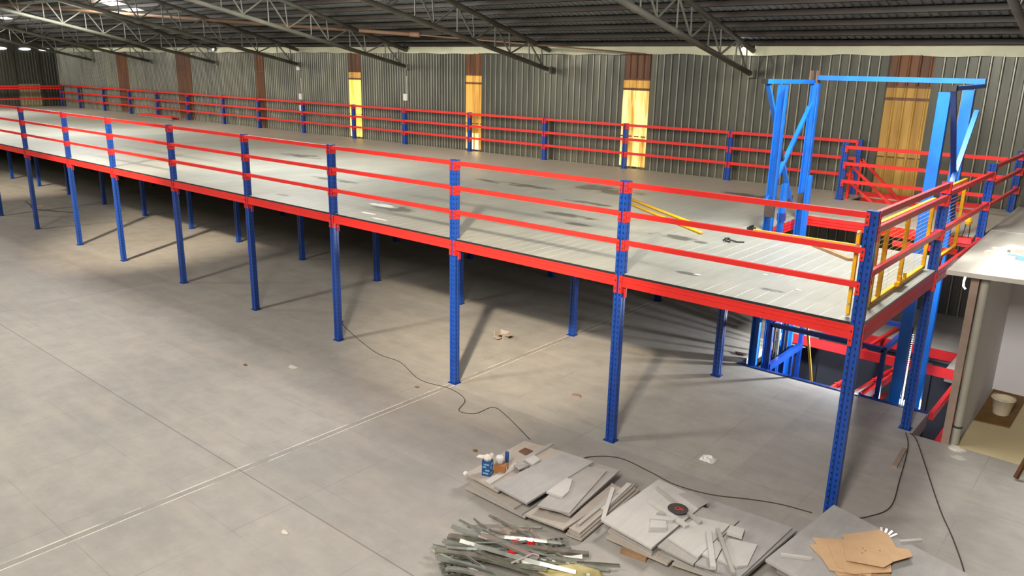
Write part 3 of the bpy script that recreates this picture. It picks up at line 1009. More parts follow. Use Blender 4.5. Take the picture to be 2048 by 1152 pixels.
# floor edge angle, red floor beams and stair frames seen through the floor opening
p = MB((-1.4, 4.06, -.1))
p.box(-2.95, 0.12, 4.062, 4.09, -0.2, 0.012).box(-2.97, 0.12, 4.01, 4.09, 0.001, 0.014)
solo(p, 'floor_edge_angle', 'blue_plain', 'dark blue steel angle edging the floor opening', 'edge angle')
p = MB((-1.2, 6.4, -.25))
p.box(-2.94, .10, 6.33, 6.395, -.17, .0)
solo(p, 'floor_beam', 'red_dusty', 'red floor beam along the back of the lift pit', 'beam')
p = MB((-1.2, 7.2, -.2))
p.box(-2.55, -.13, 7.32, 7.39, -.17, -.0)
solo(p, 'floor_beam', 'red_dusty', 'red floor beam farther back behind the lift pit', 'beam')
for yoff, xx, zz, lab in ((0, -1.6, -.27, 'red stair rail climbing in the pit, beside the yellow pole'), (0, -1.0, -.02, 'red stair rail in the pit beside the dark lift bar')):
    root = thing('stair_rail', (xx, 4.6, zz - .6), lab, 'stair rail', 'stair rails in the pit')
    o = root.location
    MB(o).bar((xx, 3.7, zz + .04), (xx, 6.3, zz - .24), .045, .05).build('hand_bar', 'red', root)
    MB(o).bar((xx, 3.7, zz - .04), (xx, 6.3, zz - .34), .045, .03).build('hand_bar', 'red', root)
    MB(o).bar((xx, 3.9, zz - .50), (xx, 6.3, zz - .70), .045, .05).build('hand_bar', 'red', root)
    for yy in (4.5, 5.25):
        MB(o).bar((xx, yy, zz - .9), (xx, yy, zz - .08), .045, .045).build('baluster', 'red', root)
p = MB((-1.0, 5.6, -.4))
p.bar((-1.0, 4.4, -.22), (-1.0, 6.9, -.42), .12, .14)
solo(p, 'stair_stringer', 'red_dusty', 'thick red stair stringer low in the pit by the bright lamp', 'stringer')
p = MB((-1.45, 7, 0))
p.bar((-1.5, 6.42, .02), (-1.32, 8.6, .06), .06, .06)
solo(p, 'floor_rail', 'red_dusty', 'red bar lying along the floor edge behind the lift car', 'bar')
p = MB((.3, 5, -.2))
p.bar((.16, 4.1, -.05), (.16, 6.4, -.05), .06, .12).bar((.40, 3.6, -.28), (.40, 6.4, -.28), .10, .2)
solo(p, 'pit_side_beam', 'red_dusty', 'pair of red beams along the pit edge beside the plastered partition', 'beam')
p = MB((-1.2, 5.2, -3))
p.box(-3.2, .55, 3.3, 7.6, -3.05, -2.95)
struct(p, 'floor_lower', 'pit')
p = MB((-1.2, 7.5, -1.5))
p.box(-3.2, .6, 7.42, 7.5, -2.95, -.26).box(-3.1, -3.0, 3.3, 7.4, -2.95, -.26).box(.54, .62, 3.0, 7.4, -2.95, -.26)
struct(p, 'wall_lower', 'pit')
p = MB((-1.9, 7.2, -1))
p.box(-2.6, -1.9, 7.34, 7.415, -2.9, -.3).box(-1.0, -.5, 7.34, 7.415, -2.9, -.3)
struct(p, 'trim_2', 'pit')
# lamp in the pit
root = thing('work_lamp', (-.28, 4.62, -.15), 'glaring white work lamp low in the pit beside the lift column', 'lamp')
p = MB(root.location)
p.box(-.36, -.20, 4.60, 4.66, -.22, -.08).rod((-.28, 4.63, -.22), (-.28, 4.63, -.6), .02)
p.build('housing', 'black', root)
MB(root.location).box(-.345, -.215, 4.585, 4.602, -.205, -.095).build('lens', 'led_on', root)
root = thing('glint_strip', (-.30, 4.42, 0.4), 'glowing strip added for daylight glints along the dark lift column', 'glint strip')  # made-up glowing strip in place of daylight glints on the column
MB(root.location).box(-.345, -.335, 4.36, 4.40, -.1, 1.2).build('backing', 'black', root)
MB(root.location).box(-.335, -.322, 4.365, 4.395, -.09, 1.1).build('glint_face', 'glint_dots', root)
root = thing('tube_lamp', (.18, 5.0, 1.9), 'white curved lamp tube hanging in the dark gap beside the partition', 'lamp')
MB(root.location).tube([(.20, 4.9, 2.28), (.19, 4.92, 2.2), (.15, 4.95, 2.05), (.13, 4.97, 1.92), (.135, 4.97, 1.84), (.17, 4.97, 1.80)], .014).build('tube', 'led_on', root)
MB(root.location).tube([(.20, 4.9, 2.28), (.26, 4.9, 2.44), (.30, 4.9, 2.30), (.30, 4.9, 2.22), (.26, 4.9, 2.05)], .006).build('cable', 'black', root)

# ------------------------------------------------------------------ stairwell in the deck behind the lift
for yy, zt, lab in ((8.90, 3.12, 'red stair frame at the near side of the deck stairwell'), (9.58, 3.20, 'red stair frame at the wall side of the deck stairwell')):
    root = thing('stairwell_railing', (-2.95, yy, DECK), lab, 'stair frame', 'stairwell frames')
    o = root.location
    MB(o).bar((-2.95, yy, DECK), (-2.95, yy, zt), .05, .05).build('upright', 'red', root)
    MB(o).bar((-2.95, yy, zt), (-1.95, yy, DECK - .1), .05, .05, (0, 1, 0)).build('sloping_rail', 'red', root)
    if yy < 9:
        MB(o).bar((-2.93, yy, zt - .36), (-2.30, yy, DECK - .1), .05, .05, (0, 1, 0)).build('sloping_rail', 'red', root)
p = MB((-1.7, 9.64, 2.3))
p.box(-2.87, -.55, 9.625, 9.66, 2.12, DECK + .10).box(STAIR[1] + .002, STAIR[1] + .04, 8.87, 9.62, 2.12, DECK + .004)
solo(p, 'stairwell_trim', 'red', 'wide red plate lining the wall side of the deck stairwell', 'plate')

# ------------------------------------------------------------------ yellow mesh gates
def gate(x, y0, y1, z0, z1, mids, label):
    root = thing('mesh_gate', (x, (y0 + y1) / 2, z0), label, 'gate')
    o = root.location
    for y in [y0] + mids + [y1]:
        MB(o).bar((x, y, z0), (x, y, z1), .045, .045).build('upright', 'yellow', root)
    MB(o).bar((x, y0 - .02, z0), (x, y1 + .02, z0), .045, .045).build('frame_rail', 'yellow', root)
    MB(o).bar((x, y0 - .02, z1), (x, y1 + .02, z1), .045, .045).build('frame_rail', 'yellow', root)
    p = MB(o)
    z = z0 + .06
    while z < z1 - .02:
        p.bar((x, y0, z), (x, y1, z), .003, .003)
        z += .055
    y = y0 + .08
    while y < y1 - .02:
        p.bar((x, y, z0), (x, y, z1), .0015, .0015)
        y += .60
    p.build('wire_mesh', 'wire', root)
    return root


g = gate(-.085, .62, 3.06, 2.45, 3.375, [.98, 1.86], 'larger yellow wire mesh gate between the corner post and next post')
b = MB(g.location)
b.rod((-.05, 1.62, 2.49), (-.05, 2.02, 2.49), .03, 10).box(-.06, -.03, 1.70, 1.74, 2.45, 2.58).box(-.06, -.03, 1.92, 1.96, 2.45, 2.58)
b.build('sliding_bolt', 'yellow', g)
gate(-.09, 3.98, 5.02, 2.425, 3.46, [], 'smaller yellow wire mesh gate beyond the second lift-side post')
# yellow folding barrier lying behind the front rail
root = thing('barrier_frame', (-.7, .10, DECK), 'yellow barrier bar and upright standing just behind the front guard rail', 'barrier')
o = root.location
MB(o).bar((-.145, .11, DECK + .02), (-.145, .11, 3.36), .035, .05).build('upright', 'yellow', root)
MB(o).bar((-1.30, .11, 3.187), (-.16, .11, 3.187), .04, .045).build('top_bar', 'yellow', root)
for z in (2.44, 2.56, 3.22, 3.34):
    MB(o).lathe(-.145, .078, [(0, z - .014), (.012, z - .01), (.012, z + .01), (0, z + .014)], 8).build('bolt', 'bolt', root)

# ------------------------------------------------------------------ things on the deck
p = MB((-4.7, 4.1, DECK))
p.rod((-6.3, 5.38, DECK + .026), (-3.62, 3.56, DECK + .026), .025, 10)
solo(p, 'yellow_pipe', 'yellow', 'yellow pipe on the deck, the one farther from the open edge', 'pipe', 'yellow pipes on the deck', smooth=True)
p = MB((-4.7, 3.9, DECK))
p.rod((-6.05, 4.92, DECK + .025), (-3.40, 3.08, DECK + .025), .024, 10)
solo(p, 'yellow_pipe', 'yellow', 'yellow pipe on the deck lying nearer the open edge than its twin', 'pipe', 'yellow pipes on the deck', smooth=True)
p = MB((-1.3, 3.2, DECK))
p.bar((-1.72, 3.52, DECK + .022), (-.98, 2.90, DECK + .022), .09, .042)
solo(p, 'wooden_plank', 'wood', 'short brown wooden plank on the deck in front of the lift opening', 'plank')
p = MB((-2.82, 2.85, DECK))
p.tube([(-2.92, 2.86, DECK + .01), (-2.86, 2.9, DECK + .05), (-2.8, 2.84, DECK + .06), (-2.77, 2.8, DECK + .02), (-2.84, 2.78, DECK + .03), (-2.88, 2.84, DECK + .055), (-2.7, 2.9, DECK + .012), (-2.62, 2.98, DECK + .008)], .014)
solo(p, 'cable_scrap', 'black', 'small tangle of black cable on the deck in front of the lift', 'cable')
p = MB((-2.95, 3.95, DECK))
p.box(-3.0, -2.88, 3.93, 4.02, DECK, DECK + .06).box(-2.96, -2.93, 3.90, 4.05, DECK + .06, DECK + .09)
solo(p, 'angle_grinder', 'black', 'small black tool at the deck corner of the lift opening', 'tool')
# bundle of spare rails
for k in range(5):
    p = MB((-34.3, 9.25, DECK))
    yy = 9.05 + .10 * k
    p.bar((-36.2 + .3 * (k % 2), yy, DECK + .05 + (.07 if k in (1, 3) else 0)), (-32.4 - .25 * (k % 3), yy - .05, DECK + .05 + (.07 if k in (1, 3) else 0)), .06, .07)
    solo(p, 'spare_rail', 'red' if k % 2 else 'galv_dark', '%s loose rail of the bundle on the far deck, counting towards the wall' % ORD[k], 'rail', 'loose rails on the deck')
for k, (x, y, s) in enumerate(((-2.2, .62, .045), (-.95, .82, .035), (.0 - .35, .95, .03), (-1.55, 1.25, .035), (-7.75, 3.65, .05))):
    p = MB((x, y, DECK))
    pts = [(x + s * (1.3 + .3 * math.sin(a * 2.1 + k)) * math.cos(a), y + s * .6 * math.sin(a)) for a in [2 * PI * i / 7 for i in range(7)]]
    p.prism(pts, DECK, DECK + .006)
    solo(p, 'paper_scrap', 'cement_pale', ['white paper scrap on the deck in the middle of the first bay', 'white paper scrap on the deck close to the corner post', 'white scrap on the deck right behind the corner post rail',
                                     'white scrap on the deck between the cable scrap and open edge', 'white paper scrap on the deck far behind the third bay rail'][k], 'paper', 'paper scraps on the deck')

# yellow hook block hanging by the far lift side post
root = thing('chain_hook', (-.12, 6.1, 2.5), 'small yellow hook block on a dark cable by the far lift-side post', 'hook')
MB(root.location).lathe(-.12, 6.0, [(0, 2.62), (.05, 2.64), (.06, 2.69), (.045, 2.74), (0, 2.76)], 10).build('block', 'yellow', root)
MB(root.location).tube([(-.12, 6.0, 2.75), (-.10, 6.15, 2.82), (-.07, 6.3, 2.92)], .008).build('cable', 'black', root)
MB(root.location).tube([(-.15, 6.0, 2.64), (-.16, 5.96, 2.5), (-.17, 5.94, 2.42)], .008).build('cable', 'black', root)
MB(root.location).tube([(-.09, 6.0, 2.64), (-.08, 5.98, 2.5), (-.08, 5.96, 2.42)], .008).build('cable', 'black', root)
p = MB((-.05, 5.5, 2.3))
p.box(-1.0, -.062, 5.10, 5.16, 2.28, 2.36).box(-1.0, -.062, 6.20, 6.30, 2.28, 2.36)
solo(p, 'opening_rail', 'red_dusty', 'pair of short red rails beside the smaller yellow gate at the lift opening', 'rail')

# ------------------------------------------------------------------ partition room beside the lift
mb = MB()
mb.box(.60, .68, 3.24, 5.93, 0.0, 2.44)
struct(mb, 'wall_partition_side', 'plaster')
mb = MB()
mb.box(.68, 4.0, 5.85, 5.95, 0.0, 2.44)
struct(mb, 'wall_partition_back', 'plaster')
mb = MB()
mb.box(.505, .60, 3.10, 3.20, 0.0, 2.44)
struct(mb, 'trim_3', 'wood_jamb')
root = thing('drain_pipe', (.665, 3.17, 0), 'grey round pipe up the end of the plastered partition wall', 'pipe')
MB(root.location).lathe(.662, 3.17, [(.055, 0.0), (.055, 2.44)], 16).build('pipe', 'pvc', root, smooth=True)
MB(root.location).lathe(.662, 3.17, [(.059, .26), (.059, .29)], 16).build('tape_band', 'cord', root, smooth=True)
mb = MB()
mb.prism([(.24, 2.87), (4.0, 3.38), (4.0, 6.62), (.135, 6.56)], 2.44, 2.50)
mb.prism([(.135, 6.58), (4.0, 6.64), (4.0, 9.9), (.06, 9.9)], 2.44, 2.497)
struct(mb, 'ceiling_partition', 'slab')
mb = MB()
mb.prism([(.135, 6.555), (4.0, 6.615), (4.0, 6.64), (.135, 6.58)], 2.49, 2.503)
struct(mb, 'trim_4', 'plaster')
mb = MB()
mb.prism([(.70, 3.12), (4.0, 3.0), (4.0, 5.85), (.70, 5.85)], 0.001, 0.006)
struct(mb, 'floor_partition', 'tan_floor')
p = MB((.9, 4.9, 0))
p.prism([(.70, 4.24), (1.16, 4.30), (1.18, 5.80), (.70, 5.82)], 0.007, 0.022)
solo(p, 'board_mat', 'mat_board', 'brown fibreboard sheet on the partition floor under the bucket', 'board')
root = thing('bucket', (.97, 4.75, .022), 'cream plastic bucket on the brown board beside the plastered wall', 'bucket')
MB(root.location).lathe(.97, 4.75, [(0, .024), (.105, .024), (.112, .04), (.15, .27), (.165, .275), (.165, .29), (.145, .29), (.105, .06), (0, .05)], 28).build('pail', 'cream', root, smooth=True)
MB(root.location).lathe(.97, 4.75, [(0, .20), (.05, .235), (.09, .225), (.128, .20), (.12, .19)], 20).build('plaster_fill', 'plaster', root, smooth=True)
MB(root.location).tube([(.97 + .16 * math.cos(a), 4.75 + .16 * math.sin(a), .285 + .02 * math.sin(3 * a)) for a in [PI * (.1 + .8 * i / 10) for i in range(11)]], .005).build('handle', 'galv', root)
p = MB((1.5, 2.6, 0))
p.bar((1.48, 2.58, .03), (1.62, 2.72, .62), .05, .04)
solo(p, 'timber_prop', 'wood_dark', 'dark brown wooden leg slanting up at the picture edge by the partition', 'prop')
for k in range(14):
    cx, cy = .58 + .47 * random.random(), 4.25 + .8 * random.random()
    a = random.uniform(-.5, .5)
    L, w = random.uniform(.09, .24), random.uniform(.03, .06)
    p = MB((cx, cy, 2.5))
    q = [(cx + dx * math.cos(a) - dy * math.sin(a), cy + dx * math.sin(a) + dy * math.cos(a)) for dx, dy in ((-L, -w), (L * .9, -w * .7), (L, w * .6), (-L * .8, w))]
    p.prism(q, 2.50, 2.50 + random.uniform(.03, .08))
    solo(p, 'plaster_chip', 'chip' if k != 4 else 'pale_blue', 'broken piece of white plaster in the heap on the pale slab', 'plaster piece', 'plaster pieces on the slab') if k != 4 else \
        solo(p, 'plaster_chip', 'pale_blue', 'pale blue edged scrap in the plaster heap on the slab', 'scrap')

# ------------------------------------------------------------------ board piles on the floor
def board(name, poly, z0, z1, mat, label, cat='board', group=None, tilt=None):
    cx, cy = sum(q[0] for q in poly) / len(poly), sum(q[1] for q in poly) / len(poly)
    p = MB((cx, cy, z0)).prism(poly, z0, z1, tilt)
    return solo(p, name, mat, label, cat, group)


T = .022
GA = 'boards of the first pile'
# pile with the cartons
board('timber_bearer', [(-3.45, -2.2), (-2.1, -2.25), (-2.1, -2.12), (-3.45, -2.08)], 0, .06, 'wood_dark', 'timber bearer under the near edge of the carton pile', 'bearer')
board('timber_bearer', [(-3.45, -1.3), (-2.1, -1.35), (-2.1, -1.22), (-3.45, -1.18)], 0, .06, 'wood_dark', 'timber bearer under the rear edge of the carton pile', 'bearer')
board('cement_board', [(-3.50, -2.38), (-2.56, -2.40), (-2.52, -1.10), (-3.50, -1.05)], .062, .084, 'cement_warm', 'lowest cement board of the carton pile, mostly hidden', 'board', GA)
board('cement_board', [(-3.46, -2.37), (-2.60, -2.41), (-2.60, -1.12), (-3.47, -1.08)], .085, .106, 'cement', 'second lowest cement board of the carton pile', 'board', GA)
board('cement_board', [(-3.49, -2.30), (-2.72, -2.40), (-2.7, -1.10), (-3.5, -1.08)], .107, .128, 'cement_warm', 'third cement board up in the carton pile', 'board', GA)
board('cement_board', [(-3.58, -2.29), (-3.02, -2.34), (-2.98, -1.02), (-3.60, -1.14)], .180, .202, 'cement_warm', 'pale cement board carrying the blue carton', 'board', GA)
board('board_packer', [(-3.4, -2.2), (-2.7, -2.2), (-2.7, -2.0), (-3.4, -2.0)], .129, .179, 'scorch', 'dark packer under the pale board with cartons', 'packer')
board('board_packer', [(-3.4, -1.3), (-2.7, -1.3), (-2.7, -1.1), (-3.4, -1.1)], .129, .179, 'wood', 'packer under the rear of the pale board with cartons', 'packer')
board('cement_board', [(-3.10, -2.32), (-2.57, -2.36), (-2.56, -1.05), (-3.02, -1.10)], .215, .240, 'cement_grey', 'large dark grey cement board on top of the carton pile', 'board', GA)
board('board_packer', [(-3.0, -2.1), (-2.65, -2.1), (-2.65, -1.5), (-3.0, -1.5)], .203, .214, 'cement', 'thin packer strip under the large dark grey board', 'packer')
board('cement_board', [(-2.56, -2.41), (-2.06, -2.35), (-2.00, -1.2), (-2.55, -1.1)], .100, .122, 'cement_warm', 'cement board jutting out at the near side of the carton pile', 'board', GA)
board('board_packer', [(-2.5, -2.2), (-2.1, -2.2), (-2.1, -1.3), (-2.5, -1.3)], .062, .099, 'wood_dark', 'dark packer below the jutting cement board', 'packer')
board('board_packer', [(-2.45, -2.0), (-2.15, -1.95), (-2.2, -1.2), (-2.5, -1.2)], .123, .178, 'scorch', 'dark packer between the jutting board and the smooth grey board', 'packer')
board('cement_board', [(-2.43, -2.22), (-2.10, -2.18), (-2.24, -.95), (-2.56, -1.0)], .179, .198, 'cement', 'cement board just under the smooth grey board with the offcut', 'board', GA)
board('cement_board', [(-2.47, -2.30), (-2.11, -2.18), (-2.33, -1.10), (-2.64, -1.20)], .199, .222, 'cement', 'smooth grey cement board carrying the wedge offcut', 'board', GA)
board('board_offcut', [(-2.55, -2.03), (-2.34, -2.00), (-2.36, -1.85), (-2.49, -1.60), (-2.56, -1.62)], .223, .250, 'cement_pale', 'pale wedge-shaped board offcut on the smooth grey board', 'offcut')
for k in range(3):
    dx = .012 * k
    board('cement_board', [(-2.055 + dx, -2.31 + dx), (-1.86 - dx, -2.29), (-1.93 - .02 * k, -.98 - .06 * k), (-2.02 + dx, -.95)], .03 + .033 * k, .055 + .033 * k, 'cement_warm',
          '%s narrow cement board of the stack between the carton pile and disc pile' % ('lowest', 'middle', 'topmost')[k], 'board', 'narrow boards')
board('timber_bearer', [(-2.0, -2.0), (-1.9, -2.0), (-1.95, -1.2), (-2.0, -1.2)], 0, .029, 'wood_dark', 'timber bearer under the narrow cement boards', 'bearer')
board('board_strip', [(-2.00, -2.20), (-1.955, -2.20), (-2.0, -1.35), (-2.045, -1.36)], .122, .15, 'cement', 'narrow board strip lying along the narrow cement boards', 'strip')
board('board_strip', [(-1.98, -1.75), (-1.92, -1.75), (-2.0, -1.05), (-2.06, -1.06)], .122, .145, 'cement_pale', 'short board strip at the rear of the narrow cement boards', 'strip')
p = MB((-1.9, -1.7, .1))
p.bar((-1.83, -1.93, .13), (-2.06, -1.38, .205), .045, .022)
solo(p, 'board_strip', 'cement_pale', 'thin strip leaning between the carton pile and the disc pile', 'strip')
board('board_strip', [(-3.26, -2.29), (-3.17, -2.30), (-3.20, -1.72), (-3.28, -1.72)], .203, .225, 'cement_pale', 'narrow strip on the pale board beside the cartons', 'strip')
board('board_strip', [(-3.29, -1.68), (-3.23, -1.68), (-3.24, -.98), (-3.29, -.98)], .203, .222, 'cement', 'narrow strip reaching past the rear edge of the carton pile', 'strip')
board('board_offcut', [(-3.20, -1.62), (-3.05, -1.66), (-3.06, -1.50), (-3.19, -1.45)], .241, .262, 'cement_pale', 'small square offcut on the rear of the carton pile', 'offcut')
board('board_offcut', [(-3.22, -1.82), (-3.10, -1.86), (-3.08, -1.70), (-3.20, -1.68)], .241, .260, 'cement', 'small square offcut in the middle of the carton pile', 'offcut')
board('dark_tile', [(-3.46, -1.43), (-3.33, -1.45), (-3.33, -1.30), (-3.46, -1.30)], .203, .214, 'brick', 'square dark brown tile behind the cartons', 'tile')
p = MB((-3.6, -2.3, .1))
p.lathe(-3.60, -2.27, [(0, .16), (.03, .17), (.035, .19), (.02, .21), (0, .215)], 10)
solo(p, 'foam_scrap', 'white', 'small white foam scrap at the corner of the carton pile', 'scrap')
# cartons
root = thing('blue_carton', (-3.37, -2.13, .203), 'open blue printed carton stuffed with white paper', 'carton')
o = root.location
c, s_ = math.cos(.35), math.sin(.35)
R2 = lambda cx, cy, pts: [(cx + x * c - y * s_, cy + x * s_ + y * c) for x, y in pts]
MB(o).prism(R2(-3.37, -2.13, [(-.055, -.05), (.055, -.05), (.055, .05), (-.055, .05)]), .203, .40).build('box', 'blue_print', root)
p = MB(o)
for z, a0, a1 in ((.23, -.04, .03), (.27, -.01, .045), (.31, -.045, .0), (.345, -.03, .04)):
    p.prism(R2(-3.37, -2.13, [(.0555, a0), (.057, a0), (.057, a1), (.0555, a1)]), z, z + .022)
    p.prism(R2(-3.37, -2.13, [(a0, -.0515), (a1, -.0515), (a1, -.0505), (a0, -.0505)]), z, z + .02)
p.build('printed_panels', 'pale_blue', root)
MB(o).lathe(-3.37, -2.13, [(.045, .395), (.06, .43), (.04, .455), (.015, .47), (0, .475)], 7).build('crumpled_paper', 'paper', root)
p = MB(o)
p.prism(R2(-3.37, -2.13, [(-.13, -.05), (-.05, -.05), (-.05, .03), (-.12, .02)]), .43, .434).prism(R2(-3.37, -2.13, [(.02, .03), (.06, .03), (.06, .034), (.02, .034)]), .40, .48)
p.build('flap', 'paper', root)
root = thing('brown_carton', (-3.30, -1.98, .203), 'low brown carton beside the blue carton, holding a white pot', 'carton')
o = root.location
MB(o).prism(R2(-3.29, -1.97, [(-.07, -.06), (.07, -.06), (.07, .07), (-.07, .07)]), .203, .31).build('box', 'kraft', root)
MB(o).prism(R2(-3.29, -1.97, [(.0705, -.02), (.072, -.02), (.072, .0), (.0705, .0)]), .22, .30).build('tape', 'white', root)
p = MB((-3.30, -1.97, .312))
p.lathe(-3.31, -1.97, [(0, .311), (.045, .311), (.05, .36), (.05, .40), (.03, .41), (0, .41)], 14)
solo(p, 'white_pot', 'white', 'white plastic pot standing on the low brown carton', 'pot', smooth=True)
p = MB((-3.27, -1.92, .36))
p.prism([(-3.285, -1.91), (-3.245, -1.91), (-3.245, -1.88), (-3.285, -1.88)], .312, .45)
solo(p, 'blue_packet', 'blue_print', 'small blue and white packet behind the white pot', 'packet')

# pile with the cutting disc
GB = 'boards of the disc pile'
board('timber_bearer', [(-1.45, -2.16), (-1.16, -2.12), (-1.18, -2.0), (-1.46, -2.04)], 0, .05, 'wood', 'short raw wood block under the near edge of the disc pile', 'bearer')
board('timber_bearer', [(-.9, -1.9), (-.3, -1.8), (-.3, -1.7), (-.9, -1.8)], 0, .05, 'wood_dark', 'timber bearer under the middle of the disc pile', 'bearer')
board('timber_bearer', [(-1.6, -1.1), (-.3, -1.0), (-.3, -.9), (-1.6, -1.0)], 0, .05, 'wood_dark', 'timber bearer under the rear of the disc pile', 'bearer')
board('cement_board', [(-1.67, -2.10), (-.93, -2.08), (-.93, -.86), (-1.67, -.86)], .051, .078, 'cement_warm', 'lowest cement board of the disc pile, on the wood block', 'board', GB)
board('cement_board', [(-.90, -2.04), (-.24, -1.93), (-.20, -.78), (-.90, -.80)], .051, .078, 'cement_warm', 'low cement board of the disc pile on the cardboard side', 'board', GB)
for k in range(3):
    board('cement_board', [(-1.70 + .02 * k, -2.02), (-1.12, -2.08 + .01 * k), (-1.1, -.88), (-1.72, -.85)], .080 + .03 * k, .104 + .03 * k, 'cement' if k % 2 else 'cement_warm',
          '%s middle board under the big pale slab of the disc pile' % ('lower', 'centre', 'upper')[k], 'board', GB)
    board('cement_board', [(-1.06, -2.00 + .01 * k), (-.24 + .01 * k, -1.97), (-.14 + .012 * k, -.71), (-1.05, -.76)], .080 + .03 * k, .104 + .03 * k, 'cement' if k % 2 else 'cement_grey',
          '%s board under the offcuts on the cardboard side of the disc pile' % ('lower', 'middle', 'upper')[k], 'board', GB)
board('cement_board', [(-1.78, -2.04), (-1.10, -2.13), (-1.09, -.90), (-1.76, -.84)], .185, .210, 'cement_pale', 'big pale slab on top of the disc pile, under the cutting disc', 'board', GB)
board('cement_board', [(-1.085, -2.03), (-.66, -2.06), (-.655, -1.0), (-1.085, -1.02)], .170, .192, 'cement', 'cement board in the middle of the disc pile under the offcuts', 'board', GB)
board('cement_board', [(-.65, -2.04), (-.22, -1.95), (-.16, -.74), (-.64, -.77)], .166, .188, 'cement_grey', 'dark grey cement board on the cardboard side of the disc pile', 'board', GB)
board('cement_board', [(-1.40, -1.00), (-1.09, -1.12), (-1.06, -.92), (-1.33, -.84)], .2105, .22, 'cement_grey', 'thin dark sheet at the rear corner of the disc pile', 'board', GB)
board('board_offcut', [(-1.06, -1.86), (-.66, -1.96), (-.68, -1.18), (-1.02, -1.28)], .194, .216, 'cement_pale', 'large pale square offcut in the middle of the disc pile', 'offcut')
board('board_offcut', [(-.50, -1.86), (-.30, -1.84), (-.23, -1.74), (-.30, -1.34), (-.58, -1.44)], .190, .216, 'cement_pale', 'pale offcut with a clipped corner on the dark grey board', 'offcut')
board('board_offcut', [(-.655, -1.88), (-.505, -1.87), (-.56, -1.60), (-.655, -1.56)], .194, .222, 'cement_pale', 'pale offcut under the two crossing strips on the disc pile', 'offcut')
board('board_offcut', [(-.62, -1.40), (-.46, -1.37), (-.50, -1.22), (-.65, -1.25)], .218, .255, 'cement_pale', 'small thick offcut beyond the clipped-corner offcut', 'offcut')
p = MB((-.6, -1.8, .24)).bar((-.78, -1.50, .243), (-.45, -2.06, .243), .055, .04)
solo(p, 'board_strip', 'cement_pale', 'thicker pale strip across the offcuts of the disc pile', 'strip')
p = MB((-.5, -1.7, .26)).bar((-.72, -1.41, .248), (-.26, -2.01, .240), .04, .036)
solo(p, 'board_strip', 'cement', 'thinner strip beside the thicker strip, ending over dark grey board', 'strip')
p = MB((-1.3, -1.25, .22)).bar((-1.66, -1.06, .226), (-.92, -1.40, .236), .04, .028)
solo(p, 'board_strip', 'cement', 'long strip on the disc pile passing behind the cutting disc', 'strip')
p = MB((-1.3, -1.45, .22)).bar((-1.58, -1.36, .226), (-1.0, -1.56, .234), .06, .028)
solo(p, 'board_strip', 'cement_pale', 'long strip on the disc pile passing under the front of the cutting disc', 'strip')
board('board_offcut', [(-1.37, -1.72), (-1.16, -1.58), (-1.14, -1.50), (-1.36, -1.62)], .211, .25, 'cement_pale', 'small bar-shaped offcut in front of the cutting disc', 'offcut')
board('board_offcut', [(-1.27, -1.88), (-1.13, -1.76), (-1.20, -1.66), (-1.34, -1.74)], .211, .26, 'cement_pale', 'small block offcut nearest the camera on the big pale slab', 'offcut')
board('board_offcut', [(-1.38, -1.55), (-1.25, -1.47), (-1.23, -1.41), (-1.36, -1.47)], .211, .235, 'cement', 'small flat offcut beside the cutting disc edge', 'offcut')
root = thing('cutting_disc', (-1.23, -1.34, .25), 'round black cutting disc with red centre on the disc pile', 'disc')
o = root.location
MB(o).lathe(-1.23, -1.34, [(.016, .252), (.112, .252), (.114, .255), (.112, .258), (.016, .258), (.016, .252)], 40).build('wheel', 'disc', root)
MB(o).lathe(-1.23, -1.34, [(.018, .2585), (.034, .2585), (.034, .2595), (.018, .2595)], 20).build('label_ring', 'disc_red', root)
MB(o).box(-1.20, -1.165, -1.345, -1.325, .2585, .2597).box(-1.20, -1.18, -1.318, -1.306, .2585, .2597).build('label_print', 'disc_red', root)
p = MB((-1.72, -2.0, 0)).box(-1.70, -1.55, -1.95, -1.3, .0, .05)
solo(p, 'timber_bearer', 'wood_dark', 'timber bearer along the carton side of the disc pile', 'bearer')

# pile with the cardboard
board('board_packer', [(.1, -1.4), (1.0, -1.3), (1.0, -.6), (.2, -.5)], 0.0, .10, 'wood_dark', 'dark packing frame under the cardboard slab', 'packer')
board('cement_board', [(-.02, -1.50), (1.3, -1.85), (1.32, -.62), (.12, -.32)], .101, .20, 'cement', 'lower board stack under the cardboard slab', 'board')
board('board_packer', [(.1, -1.5), (1.0, -1.6), (1.0, -.7), (.2, -.5)], .201, .272, 'scorch', 'dark packer between the slabs below the cardboard', 'packer')
board('cement_board', [(-.09, -1.66), (1.50, -2.00), (1.50, -.56), (.07, -.15)], .273, .300, 'cement_grey', 'broad grey slab carrying the flattened cardboard', 'board')
CARDS = [([(.13, -.99), (.50, -1.40), (.94, -1.12), (.60, -.62)], 0), ([(.15, -1.14), (.55, -1.46), (.84, -1.2), (.5, -.8)], 0), ([(.38, -.94), (.58, -1.40), (.66, -1.38), (.93, -1.10), (.80, -.72), (.60, -.66)], 1),
         ([(.36, -.80), (.62, -.44), (.72, -.45), (.86, -.68), (.70, -.98), (.5, -.95)], 2), ([(.70, -.95), (.84, -1.06), (1.02, -.72), (.96, -.62), (.76, -.72)], 1), ([(.40, -.92), (.55, -1.25), (.86, -1.12), (.90, -.98), (.78, -.74), (.62, -.70)], 3)]
CARDS[2:2] = [([(.24, -1.18), (.46, -1.44), (.72, -1.34), (.66, -1.02), (.36, -.92)], 0), ([(.30, -1.05), (.50, -1.36), (.80, -1.30), (.72, -.92), (.42, -.78)], 0)]
